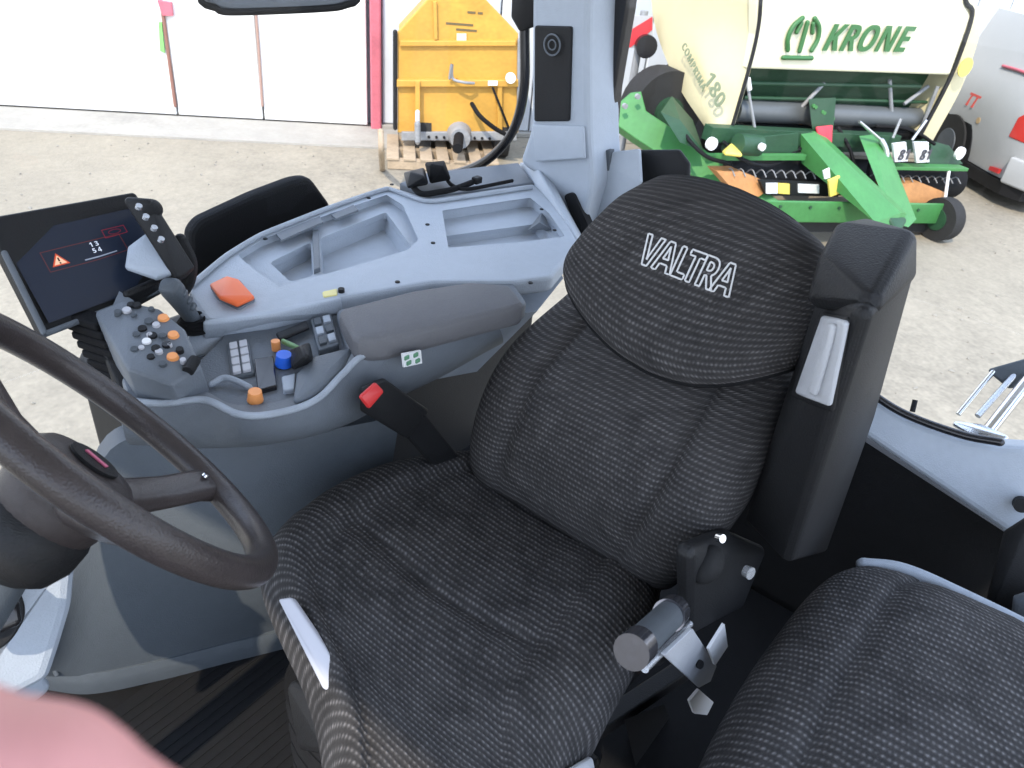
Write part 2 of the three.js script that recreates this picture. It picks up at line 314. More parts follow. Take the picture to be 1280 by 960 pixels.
// ---------- yellow feed mixer ----------
{
  const t = thing('feed_mixer', 'yellow steel feed mixer wagon parked against the workshop wall', 'farm machine');
  const P = { toward: TW, seg: 2 };
  add(t, 'front_wall', plate([[5.574, 0.254, -5.64], [5.569, 1.195, -5.645], [5.777, 1.516, -5.442], [5.887, 1.893, -5.335], [6.042, 1.91, -5.184], [6.133, 1.553, -5.095], [6.391, 1.26, -4.843], [6.455, 0.32, -4.78]], 0.06, { ...P, bevel: 0.012 }), M.machineYellow);
  const back = (p) => [p[0] - WN[0] * 0.5, p[1], p[2] - WN[2] * 0.5];
  const tub = [[5.635, 0.283, -5.679], [5.629, 1.17, -5.684], [5.834, 1.481, -5.484], [6.183, 1.517, -5.144], [6.437, 1.233, -4.896], [6.497, 0.348, -4.838]];
  add(t, 'tub', hull([...tub, ...tub.map(back)]), M.machineYellow);
  add(t, 'side_edge', tube([[5.539, 1.197, -5.646], [5.543, 0.306, -5.643]], 0.022), M.black);
  add(t, 'side_edge', tube([[6.384, 1.207, -4.822], [6.43, 0.454, -4.777]], 0.018), M.steel);
  add(t, 'cross_rail', plate([[5.524, 0.776, -5.605], [6.371, 0.85, -4.779], [6.376, 0.782, -4.774], [5.524, 0.709, -5.605]], 0.07, { ...P, bevel: 0.01 }), M.machineYellow);
  add(t, 'upper_rib', plate([[5.558, 1.127, -5.601], [6.347, 1.201, -4.831], [6.35, 1.152, -4.828], [5.558, 1.077, -5.6]], 0.05, { ...P, bevel: 0.008 }), M.machineYellow);
  add(t, 'upright', plate([[5.629, 0.779, -5.461], [5.662, 0.782, -5.429], [5.67, 0.292, -5.421], [5.636, 0.289, -5.454]], 0.05, { ...P, bevel: 0.006 }), M.machineYellow);
  add(t, 'upright', plate([[5.77, 1.484, -5.393], [5.796, 1.487, -5.368], [5.81, 1.158, -5.354], [5.789, 1.156, -5.375]], 0.04, { ...P, bevel: 0.006 }), M.machineYellow);
  add(t, 'upright', plate([[6.235, 0.79, -4.926], [6.269, 0.793, -4.893], [6.296, 0.341, -4.866], [6.261, 0.339, -4.901]], 0.05, { ...P, bevel: 0.006 }), M.machineYellow);
  add(t, 'jack', tube([[5.599, 0.512, -5.392], [5.604, 0.216, -5.388]], 0.022), M.white);
  add(t, 'jack', tube([[5.572, 0.408, -5.363], [5.575, 0.243, -5.36]], 0.03), M.steel);
  add(t, 'lamp', disc([6.297, 0.871, -4.823], WN, 0.05, 0.03), M.white);
  add(t, 'handle', tube([[5.858, 0.831, -5.224], [5.84, 0.972, -5.186], [5.88, 0.833, -5.202], [5.928, 0.812, -5.099], [6.026, 0.801, -5.06]], 0.014), M.steel);
  add(t, 'label_plate', plate([[6.145, 0.827, -4.978], [6.213, 0.833, -4.912], [6.215, 0.788, -4.91], [6.148, 0.782, -4.976]], 0.006, P), M.white);
  add(t, 'label_plate', plate([[5.953, 1.223, -5.243], [6.018, 1.229, -5.179], [6.022, 1.144, -5.176], [5.956, 1.138, -5.24]], 0.006, P), flat(0.7, 0.66, 0.5));
  for (const [u, v, w] of [[557, 30, 34], [570, 36, 26], [583, 16, 10], [596, 16, 6]]) add(t, 'marking', plate([[3.114, 1.217, -8.041]].length ? [alongPx(u, v, 0), alongPx(u + w, v, 0), alongPx(u + w, v, 1), alongPx(u, v, 1)] : [], 0.004, P), flat(0.12, 0.09, 0.04));
  function alongPx(u, v, k) { // lettering bars on the front wall, laid out in wall metres from its centre
    const c = [5.969, 1.235, -5.247], dx = (u - 572) * 0.0076, dy = (40 - v - k * 2.4) * 0.0078;
    return [c[0] + WD[0] * dx, c[1] + dy, c[2] + WD[2] * dx];
  }
  add(t, 'hose', tube([[6.023, 0.604, -5.062], [6.008, 0.519, -4.938], [6.117, 0.41, -4.832], [6.265, 0.325, -4.756]], 0.022), M.rubber);
  add(t, 'hose', tube([[6.163, 0.768, -4.926], [6.191, 0.595, -4.829], [6.284, 0.396, -4.78]], 0.012), M.rubber);
  add(t, 'gearbox', disc([6.02, 0.271, -5.205], WN, 0.13, 0.16, 20, 0.1), M.steel);
  add(t, 'drive_shaft', rod([5.944, 0.3, -5.14], [5.672, 0.261, -4.916], 0.05), M.rubber);
  add(t, 'chassis', plate([[5.582, 0.272, -5.591], [6.419, 0.336, -4.775], [6.425, 0.246, -4.769], [5.582, 0.184, -5.59]], 0.12, { ...P, bevel: 0.01 }), M.steel);
  for (let k = 0; k < 9; k++) add(t, 'bolt', disc(mix3([5.777, 0.239, -5.4], [6.222, 0.256, -4.967], k / 8), WN, 0.014, 0.02, 8), M.rubber);
  const wv = (u) => { const c = onGround(u); return disc([c[0], 0.27, c[2]], WD, 0.27, 0.16, 22); };
  function onGround(k) { const a = [5.84, 0.088, -5.73], b = [6.571, 0.073, -5.017]; return mix3(a, b, k); }
  add(t, 'tyre', wv(0.05), M.tyre); add(t, 'tyre', wv(0.85), M.tyre);
  const p = thing('wooden_pallet', 'weathered wooden pallet lying on the gravel before the yellow mixer', 'pallet');
  const o = [5.196, 0, -5.464], u = WD, n = WN, at = (a, c, y) => [o[0] + u[0] * a - n[0] * c, y, o[2] + u[2] * a - n[2] * c];
  for (let k = 0; k < 3; k++) add(p, 'bearer', beam(at(0.05, 0.06 + k * 0.36, 0.05), at(1.15, 0.06 + k * 0.36, 0.05), 0.09, 0.09), M.wood);
  for (let k = 0; k < 7; k++) add(p, 'board', beam(at(0.1 + k * 0.165, 0, 0.108), at(0.1 + k * 0.165, 0.8, 0.108), 0.12, 0.022), M.wood);
  const st = tag(add(scene, 'fence_stake', tube([[5.196, 0, -5.464], [4.662, 0.416, -4.912], [4.723, 0.561, -4.985]], 0.03, { rad: 6 }), M.wood), 'short wooden stake at the corner of the pallet below the red post', 'stake');
  st.name = 'wooden_stake';
}

// ---------- round baler ----------
const E1 = [0.87882, 0, 0.47716], E2 = [-0.47716, 0, 0.87882], TF = V(E2);
const font = await new FontLoader().loadAsync('fonts/droid/droid_sans_bold.typeface.json');
function lettering(str, size, depth, o, ex, ey, shear = 0) { // extruded letters, o = left end of the baseline
  const g = new TextGeometry(str, { font, size, depth, curveSegments: 4 }), X = V(ex).normalize(), Yv = V(ey).normalize(), Zv = X.clone().cross(Yv);
  if (shear) g.applyMatrix4(new THREE.Matrix4().makeShear(0, 0, shear, 0, 0, 0));
  g.applyMatrix4(new THREE.Matrix4().makeBasis(X, Yv, Zv)); g.translate(...o); return tri(g);
}
{
  const t = thing('round_baler', 'green and cream round baler with a KRONE front panel behind the seat', 'baler');
  const P = { toward: TF, seg: 2 };
  add(t, 'front_panel', plate([[6.215, 2.219, -2.57], [8.054, 2.329, -1.572], [8.261, 1.964, -1.459], [8.39, 1.854, -1.389], [8.412, 1.357, -1.377], [6.384, 1.405, -2.479], [6.367, 1.655, -2.488]], 0.12, { ...P, bevel: 0.02 }), M.ivory);
  // cream flank: wraps from the front edge round to the side
  const fl = [[6.294, 2.217, -2.584], [6.389, 1.897, -2.533], [6.428, 1.67, -2.512], [6.431, 1.37, -2.51], [6.406, 0.881, -2.523]];
  const fs = [[7.055, 2.053, -3.94], [6.978, 1.683, -3.799], [6.91, 1.479, -3.672], [6.67, 1.105, -3.231], [6.384, 0.84, -2.704]];
  add(t, 'side_panel', ribbon(fl, fs, [0.1, 0, -0.02], 8, [-0.08, 0, 0.02]), M.cream);
  add(t, 'panel_edge', tube([[6.229, 2.221, -2.552], [6.316, 1.905, -2.504], [6.355, 1.68, -2.483], [6.357, 1.383, -2.482], [6.333, 0.9, -2.495]], 0.016), M.black);
  add(t, 'side_panel', ribbon([[8.147, 2.328, -1.578], [8.351, 1.972, -1.467], [8.488, 1.848, -1.393], [8.504, 1.36, -1.384], [8.409, 0.789, -1.436]], [[8.261, 2.332, -1.539], [8.479, 1.973, -1.421], [8.633, 1.822, -1.337], [8.717, 1.298, -1.292], [8.619, 0.73, -1.345]], [0.3, 0, -0.5], 4), M.cream);
  add(t, 'panel_edge', tube([[8.046, 2.33, -1.565], [8.248, 1.978, -1.455], [8.383, 1.856, -1.382], [8.408, 1.374, -1.369], [8.318, 0.839, -1.417]], 0.02), M.black);
  add(t, 'warning_sticker', disc([8.493, 1.434, -1.299], E2, 0.085, 0.01, 16), M.yellow);
  // lettering on the front
  const ey = [0, 1, 0], dk = flat(0.03, 0.13, 0.035, 0.5);
  const kb = [6.944, 1.554, -2.157];
  add(t, 'lettering', lettering('KRONE', 0.205, 0.012, kb, E1, ey, 0.28), dk, 'green italic KRONE lettering');
  const cc = [6.757, 1.649, -2.253], cr = (a, r) => [cc[0] + E1[0] * r * Math.cos(a), cc[1] + r * Math.sin(a), cc[2] + E1[2] * r * Math.cos(a)];
  const em = [];
  for (const [a0, a1] of [[-2.5, -4.3], [-0.65, 1.15]]) em.push(tube([0, 0.33, 0.66, 1].map((k) => cr(lerp(a0, a1, k), 0.155)), 0.02));
  em.push(tube([cr(-1.57, 0.1), cr(1.57, 0.11)], 0.02), tube([cr(2.7, 0.09), cr(2.1, 0.12)], 0.018), tube([cr(0.45, 0.09), cr(1.05, 0.12)], 0.018));
  em.push(tube([cr(-2.35, 0.215), cr(-0.8, 0.215)], 0.018));
  add(t, 'emblem', mergeGeometries(em.map((g) => g.index ? g.toNonIndexed() : g)), dk, 'green crown emblem');
  const nz = (a) => { const v = V(a).normalize(); return [v.x, v.y, v.z]; };
  const se = [-fs[2][0] + fl[2][0], -fs[2][1] + fl[2][1], -fs[2][2] + fl[2][2]], sd = nz(se);
  const grey = flat(0.2, 0.24, 0.15, 0.6);
  const sp = [6.564, 1.427, -3.203];
  add(t, 'model_lettering', lettering('COMPRIMA', 0.062, 0.008, sp, [sd[0], -0.75, sd[2]], [sd[0] * 0.75, 1, sd[2] * 0.75]), grey);
  add(t, 'model_lettering', lettering('180', 0.13, 0.008, [6.37, 1.246, -2.846], [sd[0], -0.75, sd[2]], [sd[0] * 0.75, 1, sd[2] * 0.75]), grey);
  // feed opening: rear wall, roller, rails
  add(t, 'chamber_wall', plate([[6.824, 1.346, -2.752], [9.168, 1.33, -1.479], [9.232, 0.481, -1.444], [6.875, 0.58, -2.724]], 0.05, P), M.deepGreen);
  add(t, 'roller', rod([6.575, 1.024, -2.603], [8.568, 0.911, -1.521], 0.095, 0.095, 20), flat(0.09, 0.1, 0.105, 0.4));
  add(t, 'roller', rod([6.661, 0.859, -2.613], [8.713, 0.754, -1.498], 0.07, 0.07, 16), M.rubber);
  add(t, 'rail', rod([6.585, 1.258, -2.54], [8.35, 1.223, -1.582], 0.02), M.deepGreen);
  add(t, 'rail', rod([6.598, 1.137, -2.556], [8.639, 1.069, -1.448], 0.015), M.deepGreen);
  for (const [a, b] of [[[[7.142, 1.04, -2.238]], [[7.307, 1.256, -2.148]]], [[[8.168, 0.919, -1.681]], [[7.984, 1.281, -1.781]]], [[[8.24, 1.065, -1.642]], [[8.442, 1.223, -1.532]]], [[[8.423, 0.821, -1.451]], [[8.427, 1.242, -1.449]]]]) add(t, 'strut', rod(a[0], b[0], 0.018), M.steel);
  add(t, 'strut', rod([6.448, 1.283, -2.501], [6.529, 0.878, -2.343], 0.012), M.steel);
  add(t, 'gas_spring', rod([6.408, 1.327, -2.488], [6.447, 1.239, -2.467], 0.02), M.white);
  add(t, 'twine_box', hull([[7.001, 1.161, -2.144], [7.266, 1.172, -2], [7.282, 0.868, -1.934], [7.078, 0.874, -2.045], [7.269, 1.108, -2.226], [7.545, 1.119, -2.076], [7.634, 0.787, -2.027], [7.42, 0.793, -2.144]]), M.deepGreen);
  for (let k = 0; k < 6; k++) add(t, 'bolt', disc(mix3([7.052, 1.109, -2.11], [7.285, 0.995, -1.984], (k % 3) / 2 * 0.9 + (k > 2 ? 0.1 : 0)), E2, 0.016, 0.02, 8), M.green);
  add(t, 'red_guard', softHull([[7.03, 0.945, -2.014], [7.17, 0.955, -1.938], [7.176, 0.81, -1.9], [7.078, 0.814, -1.954], [7.175, 0.913, -2.049], [7.36, 0.765, -1.949]], 0.012), flat(0.55, 0.04, 0.06, 0.5));
  // frame
  add(t, 'frame_beam', beam([6.077, 0.919, -2.588], [7.975, 0.787, -1.558], 0.12, 0.12), M.deepGreen);
  add(t, 'frame_beam', beam([5.921, 0.773, -2.502], [6.853, 0.732, -1.997], 0.05, 0.05), M.green);
  add(t, 'frame_plate', plate([[6.228, 0.89, -2.393], [6.795, 0.925, -2.085], [6.855, 0.745, -2.052], [6.271, 0.783, -2.369]], 0.04, { ...P, bevel: 0.006 }), M.deepGreen);
  add(t, 'cylinder', rod([6.13, 0.884, -2.332], [6.321, 0.863, -2.228], 0.085, 0.085, 18), M.deepGreen);
  add(t, 'frame_plate', hull([[5.756, 1.065, -2.877], [5.932, 0.999, -2.781], [6.088, 0.761, -2.582], [5.859, 0.849, -2.707], [6.154, 1.11, -3.002], [6.386, 0.908, -2.876]]), M.deepGreen);
  add(t, 'marker_lamp', disc([5.867, 0.906, -2.452], E2, 0.05, 0.03, 16), M.white);
  add(t, 'marker_lamp', disc([6.218, 0.89, -2.171], E2, 0.03, 0.03, 12), M.white);
  add(t, 'yellow_cap', softHull([[6.027, 0.823, -2.388], [6.144, 0.831, -2.324], [6.138, 0.856, -2.385], [5.93, 0.844, -2.327], [6.053, 0.826, -2.26]], 0.015), M.yellow);
  // drawbar: two converging beams
  const dl = [[6.878, 0.908, -2.097], [7.016, 0.918, -2.022], [6.999, 0.461, -1.12], [6.9, 0.345, -1.118], [6.724, 0.41, -1.236], [6.916, 0.657, -2.019]];
  add(t, 'drawbar_beam', hull([...dl, ...off(dl, [0.1, -0.02, 0.03])]), M.green);
  const dr = [[7.421, 0.877, -1.745], [7.568, 0.887, -1.665], [7.576, 0.787, -1.547], [7.204, 0.383, -1.066], [7.053, 0.346, -1.08], [6.969, 0.431, -1.194]];
  add(t, 'drawbar_beam', hull([...dr, ...off(dr, [0.07, -0.02, 0.04])]), M.green);
  add(t, 'hitch_eye', softHull([[6.898, 0.402, -1.164], [7.033, 0.39, -1.091], [6.914, 0.323, -1.087]], 0.03), M.deepGreen);
  add(t, 'reflector', plate([[6.712, 0.634, -1.697], [6.808, 0.67, -1.646], [6.867, 0.513, -1.613], [6.781, 0.49, -1.66]], 0.02, P), M.yellow);
  add(t, 'data_plate', plate([[6.684, 0.705, -1.758], [6.736, 0.73, -1.73], [6.775, 0.645, -1.709], [6.725, 0.634, -1.736]], 0.012, P), M.white);
  // pickup
  add(t, 'pickup_bar', softHull([[6.152, 0.506, -1.956], [8.057, 0.338, -0.922], [8.148, 0.157, -0.872], [6.38, 0.322, -1.832], [6.337, 0.445, -2.015], [8.299, 0.272, -0.95], [8.393, 0.085, -0.899]], 0.012), M.green);
  add(t, 'pickup_skirt', plate([[6.49, 0.284, -1.864], [8.281, 0.092, -0.891], [8.279, 0.018, -0.892], [6.727, 0.16, -1.735]], 0.03, P), M.tyre);
  add(t, 'reflector_bar', plate([[6.296, 0.601, -2.128], [7.08, 0.525, -1.703], [7.125, 0.405, -1.678], [6.395, 0.47, -2.075]], 0.04, P), M.black);
  add(t, 'reflector', plate([[6.35, 0.58, -2.088], [6.456, 0.574, -2.03], [6.485, 0.481, -2.014], [6.377, 0.488, -2.073]], 0.012, P), M.white);
  add(t, 'reflector', plate([[6.464, 0.573, -2.026], [6.574, 0.56, -1.966], [6.604, 0.466, -1.949], [6.493, 0.481, -2.01]], 0.012, P), M.yellow);
  add(t, 'reflector', plate([[6.66, 0.554, -1.919], [6.871, 0.534, -1.805], [6.899, 0.453, -1.789], [6.687, 0.475, -1.905]], 0.012, P), M.white);
  add(t, 'pickup_drum', rod([6.34, 0.556, -2.503], [8.952, 0.33, -1.084], 0.17, 0.17, 20), M.rubber);
  for (let k = 0; k < 26; k++) { const c = mix3([6.194, 0.611, -2.411], [8.644, 0.397, -1.081], k / 25); add(t, 'tine', tube([c, [c[0] - 0.03, c[1] + 0.06, c[2] + 0.06], [c[0] - 0.06, c[1] + 0.02, c[2] + 0.12]], 0.006, { rad: 5, seg: 6 }), M.steel); }
  const aug = (pts) => hull([...pts, ...off(pts, [0.06, 0, -0.12])]);
  add(t, 'crop_disc', aug([[6.004, 0.666, -2.4], [6.214, 0.655, -2.286], [6.395, 0.583, -2.165], [6.463, 0.491, -2.095], [6.349, 0.452, -2.122], [6.12, 0.527, -2.281]]), M.tan, 'tan crop guide disc');
  add(t, 'crop_disc', aug([[7.683, 0.457, -1.432], [8.058, 0.465, -1.229], [8.345, 0.362, -1.038], [8.38, 0.27, -0.996], [7.751, 0.285, -1.338]]), M.tan, 'tan crop guide disc');
  // hydraulic coupler rack on the right
  add(t, 'coupler_shelf', beam([7.717, 0.62, -1.47], [8.597, 0.56, -0.993], 0.12, 0.03), M.green);
  add(t, 'coupler_shelf', plate([[8.333, 0.788, -1.307], [8.559, 0.734, -1.184], [8.748, 0.561, -1.024], [8.316, 0.574, -1.259]], 0.03, P), M.deepGreen);
  const num = flat(0.05, 0.05, 0.06, 0.6);
  for (const [q, o] of [[[[7.547, 0.854, -1.472], [7.68, 0.863, -1.399], [7.778, 0.686, -1.346], [7.639, 0.685, -1.422]], [7.639, 0.708, -1.416]], [[[7.768, 0.86, -1.352], [7.93, 0.854, -1.264], [8.029, 0.666, -1.21], [7.885, 0.666, -1.288]], [7.881, 0.697, -1.285]]]) {
    const c = add(t, 'coupler_plate', plate(q, 0.03, { ...P, bevel: 0.006 }), M.white);
    add(c, 'number', lettering('81', 0.095, 0.006, o, E1, ey), num);
  }
  for (const [a, b] of [[[7.225, 1.035, -1.738], [7.528, 0.86, -1.573]], [[7.637, 0.884, -1.514], [7.648, 1.052, -1.508]], [[7.858, 0.855, -1.394], [7.935, 1.032, -1.352]]]) add(t, 'hose', rod(a, b, 0.014), M.silver);
  add(t, 'hose', tube([[7.528, 0.86, -1.573], [7.547, 0.774, -1.506], [7.532, 0.609, -1.457], [7.368, 0.427, -1.318]], 0.025), M.silver);
  add(t, 'marker_lamp', disc([8.544, 0.695, -1.078], E2, 0.06, 0.03, 16), M.white);
  add(t, 'marker_pole', rod([8.35, 0.557, -1.07], [8.214, 0.269, -0.973], 0.014), M.white);
  const wh = [8.003, 0.185, -0.951], gw = add(t, 'gauge_wheel', disc([wh[0] - E1[0] * 0.02, 0.2, wh[2] - E1[2] * 0.02], E1, 0.2, 0.13, 26), M.tyre);
  add(gw, 'rim', disc([wh[0] - E1[0] * 0.03, 0.2, wh[2] - E1[2] * 0.03], E1, 0.1, 0.15, 20), M.deepGreen);
  for (const h of [[[6.127, 0.868, -2.447], [6.224, 0.748, -2.281], [6.563, 0.676, -2.154], [6.884, 0.779, -2.059]], [[7.319, 0.923, -1.914], [7.365, 0.766, -1.776], [7.384, 0.593, -1.651], [7.387, 0.466, -1.422]], [[7.582, 0.838, -1.567], [7.485, 0.719, -1.596], [7.392, 0.536, -1.533], [7.219, 0.413, -1.285]], [[8.295, 0.774, -1.271], [8.163, 0.854, -1.399], [8.013, 0.903, -1.537], [7.871, 0.895, -1.728]], [[6.016, 0.97, -2.849], [5.939, 0.859, -2.663], [5.89, 0.79, -2.462], [6.087, 0.728, -2.355]]]) add(t, 'hydraulic_hose', tube(h, 0.016, { rad: 6 }), M.rubber);
  for (let k = 0; k < 7; k++) add(t, 'bolt', disc(mix3([6.246, 0.463, -1.891], [7.987, 0.293, -0.946], k / 6), E2, 0.014, 0.012, 8), M.deepGreen);
  // the long arm that reaches past the seat to the side wheel
  const arm = [[5.955, 0.998, -3.394], [6.062, 1.102, -3.336], [6.148, 1.095, -3.29], [6.16, 0.914, -3.226], [6.375, 0.636, -2.541], [6.519, 0.396, -1.802], [6.449, 0.258, -1.84], [6.148, 0.512, -2.55], [6.038, 0.684, -3.236], [5.896, 0.852, -3.426]];
  add(t, 'side_arm', plate(arm, 0.14, { toward: TF, bevel: 0.012 }), M.green);
  for (const [u] of [[[5.902, 1.001, -3.298]], [[5.998, 1.077, -3.246]]]) add(t, 'pin', disc(u, E2, 0.022, 0.03, 12), M.steel);
  const lw = [6.649, 0.872, -3.416], tw = add(t, 'road_wheel', disc([lw[0], lw[1], lw[2]], E2, 0.36, 0.25, 30), M.tyre);
  add(tw, 'hub', disc([lw[0] + E2[0] * 0.2, lw[1], lw[2] + E2[2] * 0.2], E2, 0.14, 0.1, 18), M.deepGreen);
  add(t, 'axle', hull([[6.37, 0.871, -3.339], [6.797, 0.791, -3.108], [6.831, 0.522, -2.976], [6.409, 0.685, -3.205], [6.69, 0.787, -3.507], [7.138, 0.703, -3.264]]), M.deepGreen);
  const big = [7.642, 0.53, -3.673];
  add(t, 'road_wheel', disc([big[0], 0.55, big[2]], E1, 0.55, 0.4, 30), M.tyre);
  add(t, 'rear_body', hull([[6.457, 2.266, -2.61], [8.181, 2.376, -1.674], [8.812, 0.85, -1.559], [6.873, 0.896, -2.612], [8.499, 2.176, -3.435], [10.769, 2.321, -2.203], [10.812, 0.402, -2.179], [8.722, 0.451, -3.314]]), M.deepGreen);
}
// hazard board on a post behind the window pillar
{
  const t = thing('hazard_board', 'red and white striped hazard board in front of the grey cladding', 'sign');
  const c = [[6.556, 1.565, -3.844], [6.766, 1.586, -3.639], [6.803, 1.322, -3.603], [6.589, 1.302, -3.812]];
  add(t, 'board', plate(c, 0.03, { toward: TW }), M.insert);
  const f = off(c, [WN[0] * 0.006, 0, WN[2] * 0.006]), q = (a, b) => mix3(mix3(f[0], f[1], a), mix3(f[3], f[2], a), b);
  add(t, 'stripe', plate([q(0.02, 0.98), q(0.02, 0.6), q(0.98, 0.02), q(0.98, 0.42), q(0.3, 0.98)], 0.004, { toward: TW }), flat(0.55, 0.03, 0.04, 0.5));
  add(t, 'stripe', plate([q(0.02, 0.02), q(0.36, 0.02), q(0.02, 0.28)], 0.004, { toward: TW }), flat(0.55, 0.03, 0.04, 0.5));
  add(t, 'lamp', disc(q(0.75, 0.92), WN, 0.1, 0.06, 20), M.blackGloss);
  const b = q(0.6, 1); add(t, 'post', rod([b[0] - WN[0] * 0.06, 0, b[2] - WN[2] * 0.06], [b[0] - WN[0] * 0.06, b[1] + 0.3, b[2] - WN[2] * 0.06], 0.035), M.steel);
}

// ---------- white van ----------
{
  const t = thing('parked_van', 'silver white van with red side lettering and tail light beside the baler', 'van');
  const o = [10.303, 0, -1.232], X = [-0.7413, 0, 0.6712], N = [-0.6712, 0, -0.7413]; // X runs to the van's tail, N towards the baler side
  const at = (x, y, n) => [o[0] + X[0] * x + N[0] * n, y, o[2] + X[2] * x + N[2] * n];
  const prof = table([[0.12, -0.06], [0.45, 0.0], [0.85, 0.02], [1.05, -0.02], [1.3, -0.14], [1.75, -0.3]]);
  const rings = [];
  for (const [x, k] of [[-3.6, 0.9], [-3.5, 1], [-1.4, 1], [-0.1, 1], [0.5, 1], [0.85, 0.96], [1.0, 0.86], [1.06, 0.7]]) {
    const r = [];
    for (let i = 0; i <= 10; i++) { const y = lerp(0.26, 1.75, i / 10); r.push(at(x, y, prof(y)[0] * 1 + (k - 1) * 0.8)); }
    for (let i = 10; i >= 0; i--) { const y = lerp(0.26, 1.75, i / 10); r.push(at(x, y, -1.75 - prof(y)[0] - (k - 1) * 0.8)); }
    rings.push(r);
  }
  add(t, 'body', toCreasedNormals(loft(rings), 0.8), M.vanPaint);
  const W = (x, r, m, dn, name) => add(t, name, disc(at(x, 0.33, dn), N, r, 0.1, 30), m);
  W(-0.36, 0.42, M.black, -0.085, 'wheel_arch');
  const wh = W(-0.36, 0.33, M.tyre, -0.06, 'wheel');
  add(wh, 'rim', disc(at(-0.36, 0.33, 0.0), N, 0.2, 0.05, 24, 0.17), M.darkGrey);
  add(t, 'sill', hull([at(0.0, 0.12, 0.0), at(0.8, 0.13, 0.0), at(0.0, 0.25, 0.0), at(0.8, 0.25, 0.0), at(0.0, 0.12, -1.7), at(1.0, 0.13, -1.7), at(0.0, 0.25, -1.7), at(1.0, 0.25, -1.7), at(1.0, 0.13, -0.1), at(1.0, 0.25, -0.1)]), M.black);
  add(t, 'bumper', softHull([at(0.78, 0.28, 0.0), at(1.14, 0.28, -0.12), at(1.14, 0.5, -0.12), at(0.78, 0.5, 0.0), at(1.14, 0.28, -1.6), at(1.14, 0.5, -1.6)], 0.03), M.vanPaint);
  add(t, 'bumper_reflector', plate([at(0.5, 0.3, 0.012), at(0.66, 0.31, 0.012), at(0.66, 0.36, 0.012), at(0.5, 0.34, 0.012)], 0.03, { toward: V(N) }), flat(0.5, 0.04, 0.04, 0.3));
  add(t, 'tail_light', softHull([at(0.6, 0.7, 0.0), at(0.88, 0.7, -0.03), at(0.98, 0.98, -0.1), at(0.82, 1.06, -0.05), at(0.62, 0.88, 0.0)], 0.02), flat(0.62, 0.05, 0.04, 0.2));
  add(t, 'pinstripe', tube([at(-0.12, 1.26, -0.1), at(0.25, 1.27, -0.105), at(0.8, 1.24, -0.1)], 0.016), flat(0.55, 0.12, 0.16, 0.4));
  add(t, 'lettering', lettering('TT', 0.14, 0.01, at(-0.34, 0.79, 0.022), X, [N[0] * -0.15, 1, N[2] * -0.15], 0.2), flat(0.6, 0.08, 0.06, 0.4), 'red double letter logo');
  add(t, 'fuel_cap', disc(at(0.02, 0.7, 0.016), N, 0.035, 0.008, 14), flat(0.5, 0.36, 0.2, 0.5));
}

